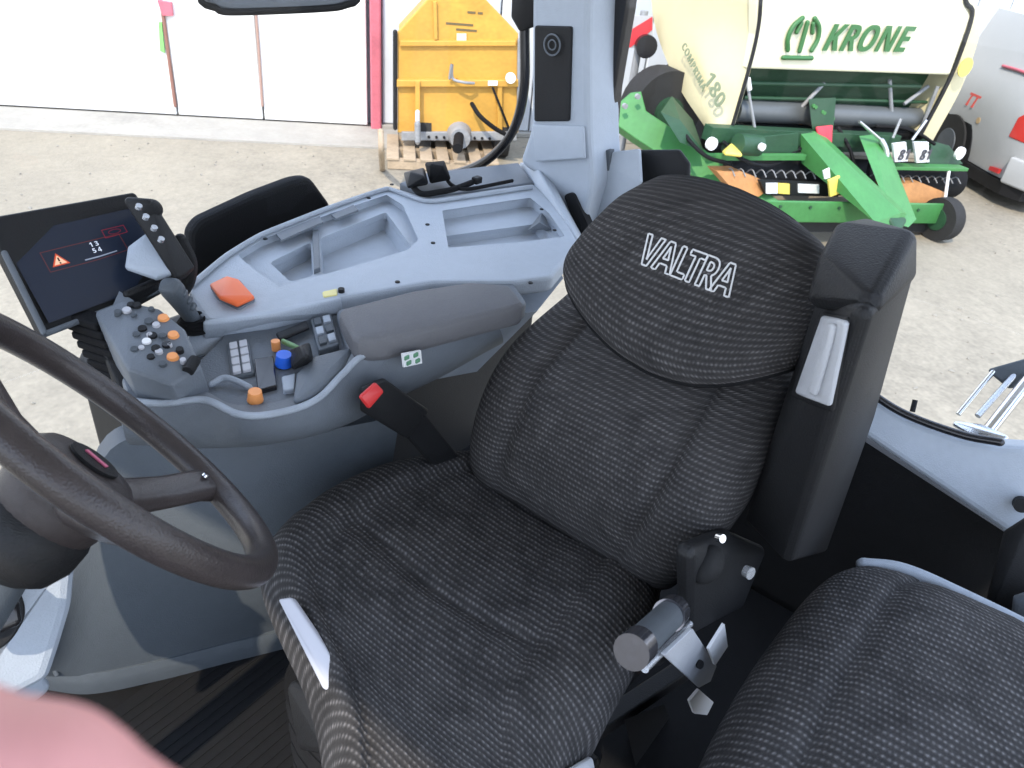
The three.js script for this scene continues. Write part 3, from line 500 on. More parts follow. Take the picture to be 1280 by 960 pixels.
// ---------- tractor cab shell ----------
const UP = new THREE.Vector3(0, 1, 0);
{
  const t = thing('tractor_cab', 'tractor cab shell with grey trim, window pillar, roof and black rear wall', 'tractor cab');
  const box = (a, b, bevel = 0.01) => rbox([(a[0] + b[0]) / 2, (a[1] + b[1]) / 2, (a[2] + b[2]) / 2], [b[0] - a[0], b[1] - a[1], b[2] - a[2]], bevel);
  add(t, 'floor', box([-0.6, 1.2, -1.1], [1.3, 1.3, 0.5]), M.rubber);
  add(t, 'roof', box([-0.72, 2.98, -1.4], [1.75, 3.14, 0.56], 0.05), M.white);
  for (const z of [-1.32, 0.5]) add(t, 'front_pillar', beam([-0.75, 1.2, z], [-0.66, 3.0, z], 0.07, 0.07), M.black);
  add(t, 'rear_pillar', beam([1.5, 1.3, 0.52], [1.45, 3.0, 0.5], 0.09, 0.09), M.black);
  add(t, 'front_wall', box([-0.66, 1.2, -1.3], [-0.6, 1.6, 0.5]), M.darkGrey);
  // window pillar
  const pl = [[1.35, 2.425, -1.009], [1.35, 2.44, -0.875], [1.35, 2.268, -0.849], [1.35, 2.121, -0.821], [1.35, 2.026, -0.794], [1.35, 1.881, -0.81], [1.35, 1.937, -0.866], [1.35, 2.005, -0.928], [1.35, 2.018, -0.992], [1.35, 2.101, -0.969]];
  const pil = add(t, 'window_pillar', plate(pl, 0.12, { toward: new THREE.Vector3(-1, 0, 0.3), bevel: 0.012, round: 0.02 }), M.lightGrey, 'light grey moulded window pillar');
  add(pil, 'speaker_panel', plate([[1.344, 2.3, -0.981], [1.344, 2.313, -0.893], [1.344, 2.139, -0.871], [1.344, 2.118, -0.958]], 0.02, { toward: new THREE.Vector3(-1, 0, 0), bevel: 0.003, round: 0.006 }), M.black);
  const sc = [1.338, 2.274, -0.929];
  add(pil, 'speaker_ring', ring(sc, [1, 0, 0], 0.019, 0.0018), M.midGrey);
  add(pil, 'speaker_ring', ring(sc, [1, 0, 0], 0.009, 0.0015), M.midGrey);
  add(pil, 'screw', disc([1.352, 2.077, -0.923], [-1, 0, 0], 0.006, 0.006, 12), M.black);
  add(pil, 'lower_cover', softHull([[1.345, 2.109, -0.956], [1.345, 2.134, -0.837], [1.34, 2.081, -0.821], [1.34, 2.044, -0.935], [1.4, 2.091, -0.995], [1.4, 2.117, -0.872]], 0.004), M.lightGrey);
  add(pil, 'grab_slot', plate([[1.343, 1.987, -0.861], [1.343, 2.001, -0.838], [1.343, 1.933, -0.781], [1.343, 1.899, -0.796]], 0.02, { toward: new THREE.Vector3(-1, 0, 0), round: 0.012 }), M.black);
  add(pil, 'pillar_foot', softHull([[1.422, 1.99, -1.035], [1.333, 1.99, -0.931], [1.148, 1.99, -0.691], [1.36, 2.016, -0.946], [1.36, 1.995, -0.904], [1.36, 1.956, -0.868], [1.37, 1.893, -0.813]], 0.005), M.lightGrey);
  // black window seal, curved corner
  add(t, 'window_seal', tube([[1.4, 2.418, -1.065], [1.4, 2.273, -1.045], [1.4, 2.163, -1.033], [1.4, 2.07, -1.051], [1.4, 1.993, -1.109], [1.4, 1.937, -1.189], [1.4, 1.892, -1.293]], 0.011), M.blackGloss);
  add(t, 'side_window', plate([[-0.6, 1.75, -1.3], [1.36, 1.8, -1.22], [1.36, 2.97, -1.22], [-0.6, 2.97, -1.3]], 0.004, { toward: new THREE.Vector3(0, 0, 1) }), M.glass);
  // rear pillar strips
  add(t, 'rear_window_post', plate([[1.48, 2.43, -0.96], [1.48, 2.437, -0.901], [1.48, 2.294, -0.888], [1.48, 2.071, -0.867], [1.48, 2.045, -0.896], [1.48, 2.255, -0.937]], 0.05, { toward: new THREE.Vector3(-1, 0, 0.3), bevel: 0.006 }), M.blackGloss);
  add(t, 'rear_window_post', plate([[1.44, 2.441, -0.869], [1.44, 2.445, -0.836], [1.44, 2.35, -0.831], [1.44, 2.201, -0.833], [1.44, 2.092, -0.824], [1.44, 2.08, -0.859], [1.44, 2.209, -0.866]], 0.035, { toward: new THREE.Vector3(-1, 0, 0.3), bevel: 0.006 }), M.blackGloss);
  add(t, 'rear_sill', softHull([[1.42, 2.059, -0.846], [1.42, 2.096, -0.743], [1.4, 2.047, -0.717], [1.4, 1.89, -0.797], [1.5, 2.031, -0.894], [1.5, 2.071, -0.784], [1.5, 2.011, -0.768], [1.5, 1.843, -0.854]], 0.006), M.lightGrey, 'light grey corner sill');
  add(t, 'sill_plate', plate([[1.405, 2.078, -0.848], [1.405, 2.087, -0.801], [1.405, 2.045, -0.793], [1.405, 2.03, -0.835]], 0.02, { toward: new THREE.Vector3(-1, 0.2, 0.2), bevel: 0.003 }), M.darkGrey);
  add(t, 'rear_ledge', softHull([[1.46, 2.077, -0.774], [1.46, 2.104, -0.673], [1.46, 2.087, -0.65], [1.46, 2.017, -0.634], [1.46, 1.986, -0.739], [1.55, 2.048, -0.822], [1.55, 2.076, -0.714], [1.55, 1.984, -0.673]], 0.008), M.black);
  add(t, 'rear_window', plate([[1.52, 1.95, -1.0], [1.52, 1.95, 0.45], [1.56, 2.97, 0.45], [1.56, 2.97, -1.0]], 0.004, { toward: new THREE.Vector3(-1, 0, 0) }), M.glass);
  // rear left panel
  const rp = [[1.28, 1.86, -0.156], [1.28, 1.844, -0.083], [1.28, 1.848, 0.006], [1.28, 1.862, 0.06], [1.28, 1.896, 0.137], [1.24, 1.713, 0.22], [1.24, 1.741, 0.13], [1.24, 1.77, 0.007], [1.24, 1.802, -0.137]];
  add(t, 'rear_panel', plate(rp, 0.1, { toward: new THREE.Vector3(-1, 0.4, 0.2), bevel: 0.012 }), M.lightGrey, 'light grey rear quarter panel under the window');
  add(t, 'rear_seal', tube([[1.27, 1.869, -0.156], [1.27, 1.854, -0.083], [1.27, 1.858, 0.004], [1.27, 1.872, 0.058]], 0.007), M.blackGloss);
  add(t, 'rear_wall', plate([[1.32, 1.747, -0.159], [1.32, 1.689, 0.139], [1.32, 1.648, 0.343], [1.3, 1.139, 0.578], [1.3, 0.103, -0.108], [1.32, 1.241, -0.389], [1.32, 1.672, -0.295]], 0.03, { toward: new THREE.Vector3(-1, 0, 0) }), M.black);
  add(t, 'panel_knob', disc([1.25, 1.797, 0.122], [-1, 0.3, 0.2], 0.012, 0.012, 16), M.black);
  add(t, 'door_post', softHull([[1.16, 1.794, 0.122], [1.16, 1.832, 0.136], [1.12, 1.672, 0.22], [1.12, 1.668, 0.15], [1.2, 1.767, 0.126], [1.2, 1.808, 0.141]], 0.008), M.black);
  add(t, 'step_trim', softHull([[1.1, 1.737, 0.166], [1.1, 1.765, 0.183], [1.1, 1.688, 0.216], [1.1, 1.686, 0.183]], 0.006), M.midGrey);
  add(t, 'wheel_arch', box([0.42, 1.22, -1.16], [1.48, 1.86, -0.98], 0.03), M.black);
  // right-hand inner panel with its kick ledge
  const A = [[0.295, 1.62, -0.984], [0.359, 1.72, -0.994], [0.405, 1.8, -0.999], [0.52, 1.8, -0.862], [0.665, 1.8, -0.772], [0.967, 1.8, -0.757]];
  const plin = [[0.295, 1.62, -0.984], [0.407, 1.8, -1.003], [0.518, 1.8, -0.859], [0.678, 1.8, -0.729], [0.676, 1.36, -0.732], [0.527, 1.36, -0.817], [0.353, 1.36, -0.907], [0.21, 1.36, -1.014], [0.224, 1.45, -1.015]];
  const ip = add(t, 'inner_panel', ribbon([[0.282, 1.62, -0.973], [0.378, 1.78, -0.979], [0.462, 1.8, -0.92], [0.543, 1.8, -0.834], [0.627, 1.8, -0.765], [0.72, 1.8, -0.718]], [[0.206, 1.36, -1.028], [0.252, 1.36, -0.981], [0.346, 1.36, -0.92], [0.437, 1.36, -0.869], [0.53, 1.36, -0.82], [0.645, 1.36, -0.765]], [0.02, -0.01, -0.05], 8, [-0.02, 0, 0.03]), M.darkGrey, 'dark grey moulded panel below the armrest');
  add(ip, 'kick_ledge', ribbon([[0.207, 1.365, -1.044], [0.253, 1.365, -0.98], [0.344, 1.365, -0.916], [0.436, 1.365, -0.865], [0.525, 1.365, -0.813], [0.64, 1.365, -0.759]], [[0.2, 1.316, -1.043], [0.243, 1.316, -0.982], [0.337, 1.316, -0.918], [0.43, 1.316, -0.866], [0.521, 1.316, -0.814], [0.637, 1.316, -0.758]], [0.02, 0, -0.05], 6, [-0.002, 0.004, 0.002]), M.darkGrey);
  add(ip, 'screw', disc([0.295, 1.53, -0.975], [-0.4, 0.35, 0.8], 0.009, 0.012, 16), M.darkGrey);
  add(ip, 'screw', disc([0.395, 1.7, -0.942], [-0.4, 0.35, 0.8], 0.009, 0.02, 16), M.darkGrey);
  for (const p of [[[0.219, 1.43, -1.042], [0.217, 1.37, -1.007]], [[0.231, 1.45, -1.04], [0.23, 1.4, -1.014]]]) add(ip, 'edge_rib', beam(p[0], p[1], 0.008, 0.012), M.darkGrey);
  // light grey foot of the dashboard
  const db = [[0.14, 1.914, -0.824], [0.18, 1.877, -0.786], [0.198, 1.851, -0.758], [0.222, 1.833, -0.749], [0.197, 1.781, -0.732], [0.168, 1.739, -0.724], [0.147, 1.707, -0.723], [0.114, 1.701, -0.737], [0.052, 1.728, -0.729]];
  const dash = add(t, 'dash_foot', plate(db, 0.12, { bevel: 0.015, round: 0.01 }), M.lightGrey, 'light grey foot of the dashboard');
  add(dash, 'socket_ring', plate([[0.122, 1.868, -0.769], [0.15, 1.856, -0.753], [0.155, 1.837, -0.734], [0.148, 1.821, -0.72], [0.122, 1.806, -0.709], [0.083, 1.806, -0.715]], 0.02, { bevel: 0.004, round: 0.02 }), M.black);
  add(dash, 'socket', softHull([[0.121, 1.856, -0.738], [0.139, 1.844, -0.723], [0.134, 1.833, -0.713], [0.107, 1.834, -0.718]], 0.008), M.blackGloss);
  add(dash, 'clip', beam([0.171, 1.875, -0.759], [0.176, 1.87, -0.754], 0.006, 0.01), M.black);
  add(dash, 'pedestal', softHull([[0.091, 1.701, -0.785], [0.135, 1.698, -0.776], [0.141, 1.66, -0.762], [0.115, 1.657, -0.762], [0.073, 1.674, -0.757]], 0.012), M.lightGrey);
}
{
  const t = thing('floor_mat', 'ribbed black rubber mat on the cab floor beside the seat base', 'floor mat');
  add(t, 'mat', rbox([0.35, 1.307, -0.62], [0.8, 0.012, 0.62], 0.004), M.rubber);
  for (let k = 0; k < 34; k++) add(t, 'rib', beam([-0.03, 1.3135, -0.91 + k * 0.0175], [0.7, 1.3135, -0.91 + k * 0.0175], 0.012, 0.0025, 0.001), M.rubber);
}
{
  const t = thing('window_mirror', 'grey oval mirror housing hanging before the white doors', 'mirror');
  const q = [[0.842, 2.319, -1.341], [0.862, 2.302, -1.325], [0.883, 2.297, -1.31], [1.007, 2.31, -1.22], [1.043, 2.319, -1.191], [1.062, 2.337, -1.178], [1.074, 2.415, -1.205], [0.878, 2.398, -1.353]];
  add(t, 'housing', plate(q, 0.05, { bevel: 0.012, round: 0.02 }), M.midGrey);
  add(t, 'rim', tube(q, 0.006, { closed: true, seg: 90 }), M.black);
  add(t, 'stalk', rod([0.975, 2.394, -1.284], [1.052, 2.627, -1.333], 0.014), M.black);
}
{
  const t = thing('sun_blind_handle', 'black rounded fitting at the top of the window pillar', 'handle');
  add(t, 'body', softHull([[1.38, 2.39, -1.064], [1.38, 2.395, -1.021], [1.38, 2.299, -1.008], [1.38, 2.285, -1.039], [1.38, 2.303, -1.058], [1.44, 2.387, -1.081], [1.44, 2.285, -1.068]], 0.008), M.black);
  add(t, 'bracket', beam([1.4, 2.391, -1.051], [1.4, 2.601, -1.074], 0.03, 0.02), M.black);
}

// ---------- side console ----------
{
  const t = thing('side_console', 'large light grey side console with storage trays and an orange rocker switch', 'console');
  const y = 2.0;
  const outer = [[0.515, 2, -0.941], [0.54, 2, -0.98], [0.64, 2, -1.036], [0.734, 2, -1.071], [0.905, 2, -1.097], [1.064, 2, -1.106], [1.08, 2, -1.003], [1.32, 2, -0.925], [1.239, 2, -0.797], [1.13, 2, -0.676], [0.98, 2, -0.629], [0.913, 2, -0.661], [0.815, 2, -0.746], [0.672, 2, -0.801], [0.572, 2, -0.826], [0.494, 2, -0.866]];
  const tray1 = [[0.69, 2, -0.99], [0.791, 2, -1.011], [0.712, 2, -0.908], [0.671, 2, -0.913]], tray2 = [[0.815, 2, -1.014], [0.989, 2, -1.031], [0.903, 2, -0.87], [0.724, 2, -0.901]];
  const tray3 = [[0.98, 2, -0.898], [1.194, 2, -0.811], [1.135, 2, -0.723], [0.932, 2, -0.841]];
  const well = [[0.643, 2, -1.021], [0.718, 2, -1.049], [0.881, 2, -1.066], [1.033, 2, -1.073], [1.017, 2, -1.004], [0.921, 2, -0.868], [0.872, 2, -0.848], [0.737, 2, -0.863], [0.622, 2, -0.881], [0.629, 2, -0.945]];
  const shelf = [[1.048, 2, -0.949], [1.253, 2, -0.88], [1.212, 2, -0.797], [1.137, 2, -0.703], [1.028, 2, -0.752], [0.921, 2, -0.816]];
  add(t, 'top', plate(outer, 0.03, { toward: UP, bevel: 0.007, holes: [well, shelf], round: 0.012 }), M.lightGrey);
  const grow = (pts, k, y) => { const c = pts.reduce((a, p) => [a[0] + p[0] / pts.length, 0, a[2] + p[2] / pts.length], [0, 0, 0]); return pts.map((p) => [c[0] + (p[0] - c[0]) * k, y, c[2] + (p[2] - c[2]) * k]); };
  add(t, 'tray_surround', plate(grow(well, 1.06, 1.984), 0.012, { toward: UP, holes: [tray1, tray2], round: 0.01 }), M.lightGrey);
  add(t, 'shelf_floor', plate(grow(shelf, 1.06, 1.978), 0.01, { toward: UP, holes: [tray3], round: 0.01 }), M.lightGrey);
  const bin = (pts, depth, name) => { // tray body: thin walls and a floor under the opening
    const B = [], c = pts.reduce((a, p) => mix3(a, p, 1 / pts.length), pts[0]);
    const lo = pts.map((p) => { const q = mix3(p, c, 0.06); return [q[0], p[1] - depth, q[2]]; }), hi = pts.map((p) => { const q = mix3(p, c, -0.03); return [q[0], p[1] - 0.026, q[2]]; });
    const g = [];
    for (let i = 0; i < pts.length; i++) { const j = (i + 1) % pts.length; g.push(hull([hi[i], hi[j], lo[i], lo[j], mix3(hi[i], c, -0.05), mix3(hi[j], c, -0.05), mix3(lo[i], c, -0.08), mix3(lo[j], c, -0.08)])); }
    g.push(hull([...lo, ...lo.map((p) => [p[0], p[1] - 0.006, p[2]])]));
    return add(t, name, mergeGeometries(g.map((x) => { x.deleteAttribute('normal'); const z = x.index ? x.toNonIndexed() : x; z.computeVertexNormals(); return z; })), M.lightGrey);
  };
  bin(tray1, 0.045, 'tray'); bin(tray2, 0.05, 'tray'); bin(tray3, 0.04, 'tray');
  add(t, 'divider', plate([[0.814, 1.992, -1.035], [0.827, 1.992, -1.033], [0.729, 1.992, -0.911], [0.716, 1.992, -0.911]], 0.03, { toward: UP, bevel: 0.002 }), M.midGrey);
  add(t, 'pocket', hull([[1.141, 1.981, -0.801], [1.245, 1.981, -0.843], [1.181, 1.981, -0.773], [1.16, 1.996, -0.789]]), M.midGrey);
  // raised outer rim and inner lip
  add(t, 'rim', tube([[0.537, 2.004, -0.966], [0.63, 2.004, -1.017], [0.723, 2.004, -1.051], [0.886, 2.004, -1.074], [1.041, 2.004, -1.081], [1.057, 2.004, -0.981], [1.286, 2.004, -0.906]], 0.0045, { tension: 0.2 }), M.lightGrey);
  add(t, 'lip', softHull([[0.491, 2, -0.862], [0.569, 2, -0.822], [0.667, 2, -0.796], [0.671, 1.98, -0.798], [0.577, 1.975, -0.837], [0.494, 1.975, -0.871]], 0.004), M.lightGrey);
  for (const q of [[[0.746, 2.001, -1.045], [0.853, 2.001, -1.06], [0.841, 2.001, -1.036], [0.737, 2.001, -1.018]], [[0.874, 2.001, -1.053], [0.937, 2.001, -1.064], [0.928, 2.001, -1.04], [0.868, 2.001, -1.033]]]) add(t, 'vent_recess', plate(q, 0.004, { toward: UP }), M.midGrey);
  for (const p of [[0.72, 2, -1.039], [0.984, 2, -1.073], [1.072, 2, -1.1], [0.977, 2, -0.91], [0.925, 2, -0.847], [1.209, 2, -0.821], [1.142, 2, -0.741], [0.773, 2, -0.78], [0.931, 2, -0.637]]) add(t, 'screw', disc(p, [0, 1, 0], 0.004, 0.0015, 10), M.black);
  const rb = add(t, 'switch_well', plate([[0.555, 2.003, -0.949], [0.588, 2.003, -0.962], [0.599, 2.003, -0.938], [0.578, 2.003, -0.871], [0.543, 2.003, -0.863], [0.54, 2.003, -0.911]], 0.008, { toward: UP, round: 0.006, bevel: 0.002 }), M.midGrey);
  add(rb, 'rocker_switch', softHull([[0.553, 2.008, -0.937], [0.576, 2.012, -0.935], [0.581, 2.012, -0.919], [0.571, 2.008, -0.871], [0.545, 2.008, -0.868], [0.537, 2.012, -0.891]], 0.004), M.orange, 'orange rocker switch');
  add(t, 'indicator', plate([[0.665, 2.002, -0.83], [0.689, 2.002, -0.823], [0.675, 2.002, -0.807], [0.655, 2.002, -0.815]], 0.006, { toward: UP, round: 0.004, bevel: 0.002 }), flat(0.7, 0.62, 0.25, 0.4));
  add(t, 'indicator', disc([0.687, 2, -0.812], [0, 1, 0], 0.005, 0.006, 10), M.black);
  // front drop below the joystick and the skirts under the top
  add(t, 'front_drop', softHull([[0.489, 1.985, -0.9], [0.524, 1.985, -0.874], [0.507, 1.955, -0.856], [0.468, 1.955, -0.87], [0.511, 1.96, -0.94], [0.547, 1.96, -0.913]], 0.004), M.lightGrey);
  const sk = outer.map((p) => [lerp(p[0], 0.85, 0.06), 1.97, lerp(p[2], -0.9, 0.06)]);
  add(t, 'skirt', hull([...sk, ...sk.map((p) => [lerp(p[0], 0.85, 0.3), 1.78, lerp(p[2], -0.95, 0.3)])].filter(() => true).map((p) => [p[0], Math.min(p[1], 1.93), p[2]])), M.lightGrey);
  // shelf beside the pillar
  add(t, 'rear_shelf', plate([[1.095, 2, -1.1], [1.178, 2, -1.111], [1.404, 2, -1.032], [1.325, 2, -0.927], [1.087, 2, -1.003]], 0.03, { toward: UP, bevel: 0.004 }), M.midGrey);
}
{
  const t = thing('cable_plug', 'black cable connectors lying on the grey shelf at the window', 'connector');
  add(t, 'plug', softHull([[1.099, 2.02, -1.086], [1.143, 2.02, -1.083], [1.096, 2.02, -1.029], [1.057, 2.02, -1.036], [1.066, 2.04, -1.038], [1.069, 2.04, -1.013]], 0.005), M.black);
  add(t, 'plug', softHull([[1.155, 2.03, -1.081], [1.189, 2.03, -1.069], [1.153, 2.02, -1.021], [1.113, 2.02, -1.028], [1.111, 2.05, -1.027], [1.119, 2.05, -1.009]], 0.005), M.rubber);
  add(t, 'cable', tube([[1.081, 2.015, -1.058], [1.059, 2.012, -1.007], [1.093, 2.012, -0.991], [1.132, 2.012, -0.984], [1.189, 2.012, -0.987]], 0.006), M.rubber);
  add(t, 'cable', tube([[1.166, 2.015, -1.042], [1.143, 2.012, -0.999], [1.155, 2.012, -0.966], [1.265, 2.012, -0.942]], 0.004), M.rubber);
  add(t, 'clip', rbox([1.202, 2.015, -0.985], [0.02, 0.014, 0.015], 0.003), M.black);
}
{
  const q = [[0.705, 1.948, -1.24], [0.727, 1.967, -1.24], [0.847, 1.988, -1.24], [0.947, 1.998, -1.24], [0.983, 1.994, -1.24], [1.034, 1.92, -1.24], [1.037, 1.785, -1.24], [0.693, 1.841, -1.24]];
  const t = thing('mudguard_flap', 'black rounded plastic flap standing behind the grey side console', 'mudguard');
  add(t, 'flap', plate(q, 0.035, { toward: new THREE.Vector3(0, 0.4, 1), bevel: 0.012, round: 0.02 }), M.rubber);
  add(t, 'stay', rod([0.851, 1.888, -1.26], [0.8, 1.5, -1.25], 0.015), M.black);
}

// ---------- display on its arm ----------
{
  const t = thing('display_screen', 'flat terminal display with a dark screen on a jointed bracket', 'display');
  const TL = [0.321, 2.135, -1.044], TR = [0.513, 2.135, -1.03], BR = [0.529, 2.02, -0.957], BL = [0.317, 2.02, -0.936];
  const to = new THREE.Vector3(0.1, 0.6, 0.8), B = basis([TL, TR, BR, BL], to), sh = (p, k) => [p[0] + B.n.x * k, p[1] + B.n.y * k, p[2] + B.n.z * k];
  add(t, 'housing', plate([TL, TR, BR, BL].map((p) => sh(p, 0)), 0.026, { toward: to, bevel: 0.004, round: 0.006 }), M.black);
  const q = (a, b) => mix3(mix3(TL, TR, a), mix3(BL, BR, a), b);
  const cv = document.createElement('canvas'); cv.width = 512; cv.height = 360; const c = cv.getContext('2d');
  c.fillStyle = '#1b2230'; c.fillRect(0, 0, 512, 360);
  c.strokeStyle = '#5a2a2a'; c.lineWidth = 3; c.strokeRect(92, 92, 300, 82); c.strokeStyle = '#7a2230'; c.strokeRect(338, 62, 88, 34); c.strokeStyle = '#6a2030'; c.beginPath(); c.ellipse(382, 79, 24, 9, 0, 0, 7); c.stroke();
  c.fillStyle = '#e8b896'; c.strokeStyle = '#c0482c'; c.lineWidth = 5; c.beginPath(); c.moveTo(140, 112); c.lineTo(168, 156); c.lineTo(112, 156); c.closePath(); c.fill(); c.stroke();
  c.fillStyle = '#3a1a12'; c.fillRect(137, 126, 6, 16); c.fillRect(137, 146, 6, 6);
  c.fillStyle = '#d5dae4'; c.font = 'bold 26px sans-serif'; c.fillText('1 3', 268, 118); c.fillText('5 4', 268, 144); c.fillStyle = '#8b93a3'; c.fillRect(226, 160, 126, 5);
  const tx = new THREE.CanvasTexture(cv); tx.colorSpace = THREE.SRGBColorSpace;
  const sm = new THREE.MeshStandardMaterial({ map: tx, emissive: 0xffffff, emissiveMap: tx, emissiveIntensity: 0.16, roughness: 0.25 });
  const g = new THREE.BufferGeometry(), p = [q(0.05, 0.17), q(0.93, 0.17), q(0.93, 0.93), q(0.05, 0.93)].map((x) => sh(x, 0.0012));
  g.setAttribute('position', new THREE.Float32BufferAttribute([p[3], p[2], p[1], p[0]].flat(), 3)); g.setAttribute('uv', new THREE.Float32BufferAttribute([0, 0, 1, 0, 1, 1, 0, 1], 2)); g.setIndex([0, 1, 2, 0, 2, 3]); g.computeVertexNormals();
  add(t, 'screen', g, sm, 'dark screen with a warning triangle');
  add(t, 'bezel_edge', tube([sh(q(0, 1), 0.001), sh(q(1, 1), 0.001)], 0.004), M.midGrey);
  add(t, 'bezel_edge', tube([sh(q(0.02, 0.3), 0.001), sh(q(0.0, 1), 0.001)], 0.004), M.midGrey);
  // bracket
  const k = [0.468, 2.15, -0.937];
  add(t, 'clamp', softHull([[0.466, 2.15, -0.959], [0.481, 2.15, -0.94], [0.508, 2.06, -0.914], [0.483, 2.06, -0.903], [0.5, 2.08, -0.966], [0.505, 2.13, -0.987], [0.508, 2.04, -0.935]], 0.006), M.black);
  for (const b of [[0.451, 2.16, -0.91], [0.455, 2.147, -0.905], [0.463, 2.13, -0.905], [0.467, 2.115, -0.9]]) add(t, 'bolt', disc(b, [0.1, 0.8, 0.5], 0.004, 0.005, 10), M.silver);
  add(t, 'clamp_knob', new THREE.SphereGeometry(0.014, 14, 10).translate(...[0.484, 2.14, -0.942]), M.black);
  add(t, 'mount_cup', softHull([[0.458, 2.085, -0.96], [0.48, 2.095, -0.959], [0.494, 2.09, -0.942], [0.506, 2.08, -0.933], [0.482, 2.065, -0.91], [0.463, 2.06, -0.918], [0.443, 2.07, -0.945]], 0.006), M.lightGrey, 'light grey mount cup');
  add(t, 'support_arm', tube([[0.515, 2.09, -0.938], [0.52, 2.06, -0.93], [0.516, 2.03, -0.935], [0.517, 2, -0.96]], 0.009), M.black);
  add(t, 'support_arm', softHull([[0.426, 2.04, -0.931], [0.472, 2.04, -0.94], [0.49, 2.01, -0.971], [0.441, 2.01, -0.956]], 0.006), M.black);
  add(t, 'bracket_plate', plate([[0.395, 2.03, -0.925], [0.423, 2.04, -0.946], [0.424, 2.04, -0.915], [0.407, 2.03, -0.92]], 0.01, { bevel: 0.002 }), M.midGrey);
}

// ---------- armrest console with its controls ----------
{
  const t = thing('armrest_console', 'dark grey armrest console with control deck and padded elbow rest', 'armrest');
  const deck = [[0.362, 1.975, -0.858], [0.451, 1.975, -0.825], [0.52, 1.975, -0.865], [0.677, 1.975, -0.805], [0.618, 1.975, -0.702], [0.573, 1.975, -0.677], [0.506, 1.975, -0.654], [0.454, 1.975, -0.666], [0.421, 1.975, -0.693], [0.411, 1.975, -0.746], [0.369, 1.975, -0.772], [0.343, 1.975, -0.807]];
  add(t, 'deck', plate(deck, 0.03, { toward: UP, bevel: 0.006, round: 0.01 }), M.midGrey);
  const hiL = [[0.329, 1.985, -0.796], [0.361, 1.985, -0.755], [0.398, 1.985, -0.729], [0.41, 1.985, -0.675], [0.441, 1.985, -0.648], [0.492, 1.985, -0.637], [0.553, 1.99, -0.654], [0.596, 2, -0.656], [0.686, 2.005, -0.624], [0.791, 2.005, -0.595]];
  const loL = [[0.348, 1.88, -0.843], [0.38, 1.88, -0.806], [0.413, 1.88, -0.767], [0.451, 1.88, -0.734], [0.487, 1.88, -0.713], [0.535, 1.88, -0.688], [0.584, 1.88, -0.678], [0.646, 1.88, -0.678], [0.759, 1.88, -0.67], [0.909, 1.88, -0.67]];
  add(t, 'side_shell', ribbon(hiL, loL, [0.012, -0.006, -0.03], 8, [-0.012, 0, 0.02]), M.midGrey);
  add(t, 'edge_trim', tube(hiL, 0.0045, { seg: 90 }), M.lightGrey);
  const un = loL.map((p) => [p[0] + 0.012, p[1] - 0.012, p[2] - 0.02]);
  add(t, 'under_shell', ribbon(un, un.map((p) => [p[0] + 0.05, p[1] - 0.05, p[2] - 0.12]), [0, 0.012, 0], 3), M.darkGrey);
  const pd = [[0.615, 2.035, -0.732], [0.735, 2.035, -0.703], [0.83, 2.035, -0.662], [0.866, 2.035, -0.616], [0.841, 2.035, -0.575], [0.774, 2.035, -0.596], [0.606, 2.035, -0.645], [0.58, 2.035, -0.664]];
  const pc = [0.7, 2.035, -0.675], ins = pd.map((p) => mix3(p, pc, 0.13));
  add(t, 'elbow_pad', softHull([...ins.map((p) => [p[0], 2.014, p[2]]), ...ins.map((p) => [p[0], 2.0, p[2]])], 0.014, 3), M.pad, 'smooth brown grey elbow pad');
  add(t, 'pad_base', plate([[0.652, 1.995, -0.785], [0.926, 1.995, -0.671], [0.883, 1.995, -0.605], [0.79, 1.995, -0.614], [0.6, 1.995, -0.657], [0.586, 1.995, -0.682]], 0.03, { toward: UP, bevel: 0.006, round: 0.012 }), M.midGrey);
  const st = add(t, 'sticker', plate([[0.617, 2.01, -0.612], [0.652, 2.001, -0.612], [0.655, 1.979, -0.612], [0.62, 1.988, -0.612]], 0.003, { toward: new THREE.Vector3(0, 0.4, 1) }), M.white);
  for (const [u, w] of [[[0.624, 2.002, -0.611], 0], [[0.641, 1.999, -0.611], 1], [[0.628, 1.992, -0.611], 2], [[0.645, 1.988, -0.611], 3]]) add(st, 'print', rbox(u, [0.008, 0.006, 0.003], 0.001), flat(0.1, 0.25, 0.14, 0.6));
  // small key block
  const up = (p, h) => [p[0], p[1] + h, p[2]];
  const kb = [[0.496, 1.98, -0.828], [0.526, 1.98, -0.818], [0.48, 1.98, -0.744], [0.452, 1.98, -0.755]], kq = (a, b) => mix3(mix3(kb[0], kb[1], a), mix3(kb[3], kb[2], a), b);
  const kbm = add(t, 'key_block', plate(kb, 0.008, { toward: UP, bevel: 0.002, round: 0.003 }), M.darkGrey);
  for (let i = 0; i < 2; i++) for (let j = 0; j < 4; j++) { const a = 0.12 + i * 0.42, b = 0.05 + j * 0.235; add(kbm, 'key', plate([kq(a, b), kq(a + 0.34, b), kq(a + 0.34, b + 0.19), kq(a, b + 0.19)].map((p) => up(p, 0.004)), 0.005, { toward: UP, bevel: 0.001, round: 0.002 }), M.button); }
  add(t, 'slider_well', plate([[0.499, 1.982, -0.77], [0.522, 1.982, -0.76], [0.481, 1.982, -0.699], [0.457, 1.982, -0.706]], 0.012, { toward: UP, bevel: 0.002, round: 0.003 }), M.blackGloss);
  add(t, 'knob', disc([0.446, 1.978, -0.696], [0, 1, 0.1], 0.010, 0.014, 20, 0.008), M.amber, 'orange push knob');
  add(t, 'knob', disc([0.522, 1.978, -0.738], [0, 1, 0.1], 0.012, 0.016, 20, 0.010), M.blue, 'blue turning knob');
  add(t, 'knob', disc([0.537, 1.978, -0.774], [0, 1, 0], 0.006, 0.014, 14), M.amber);
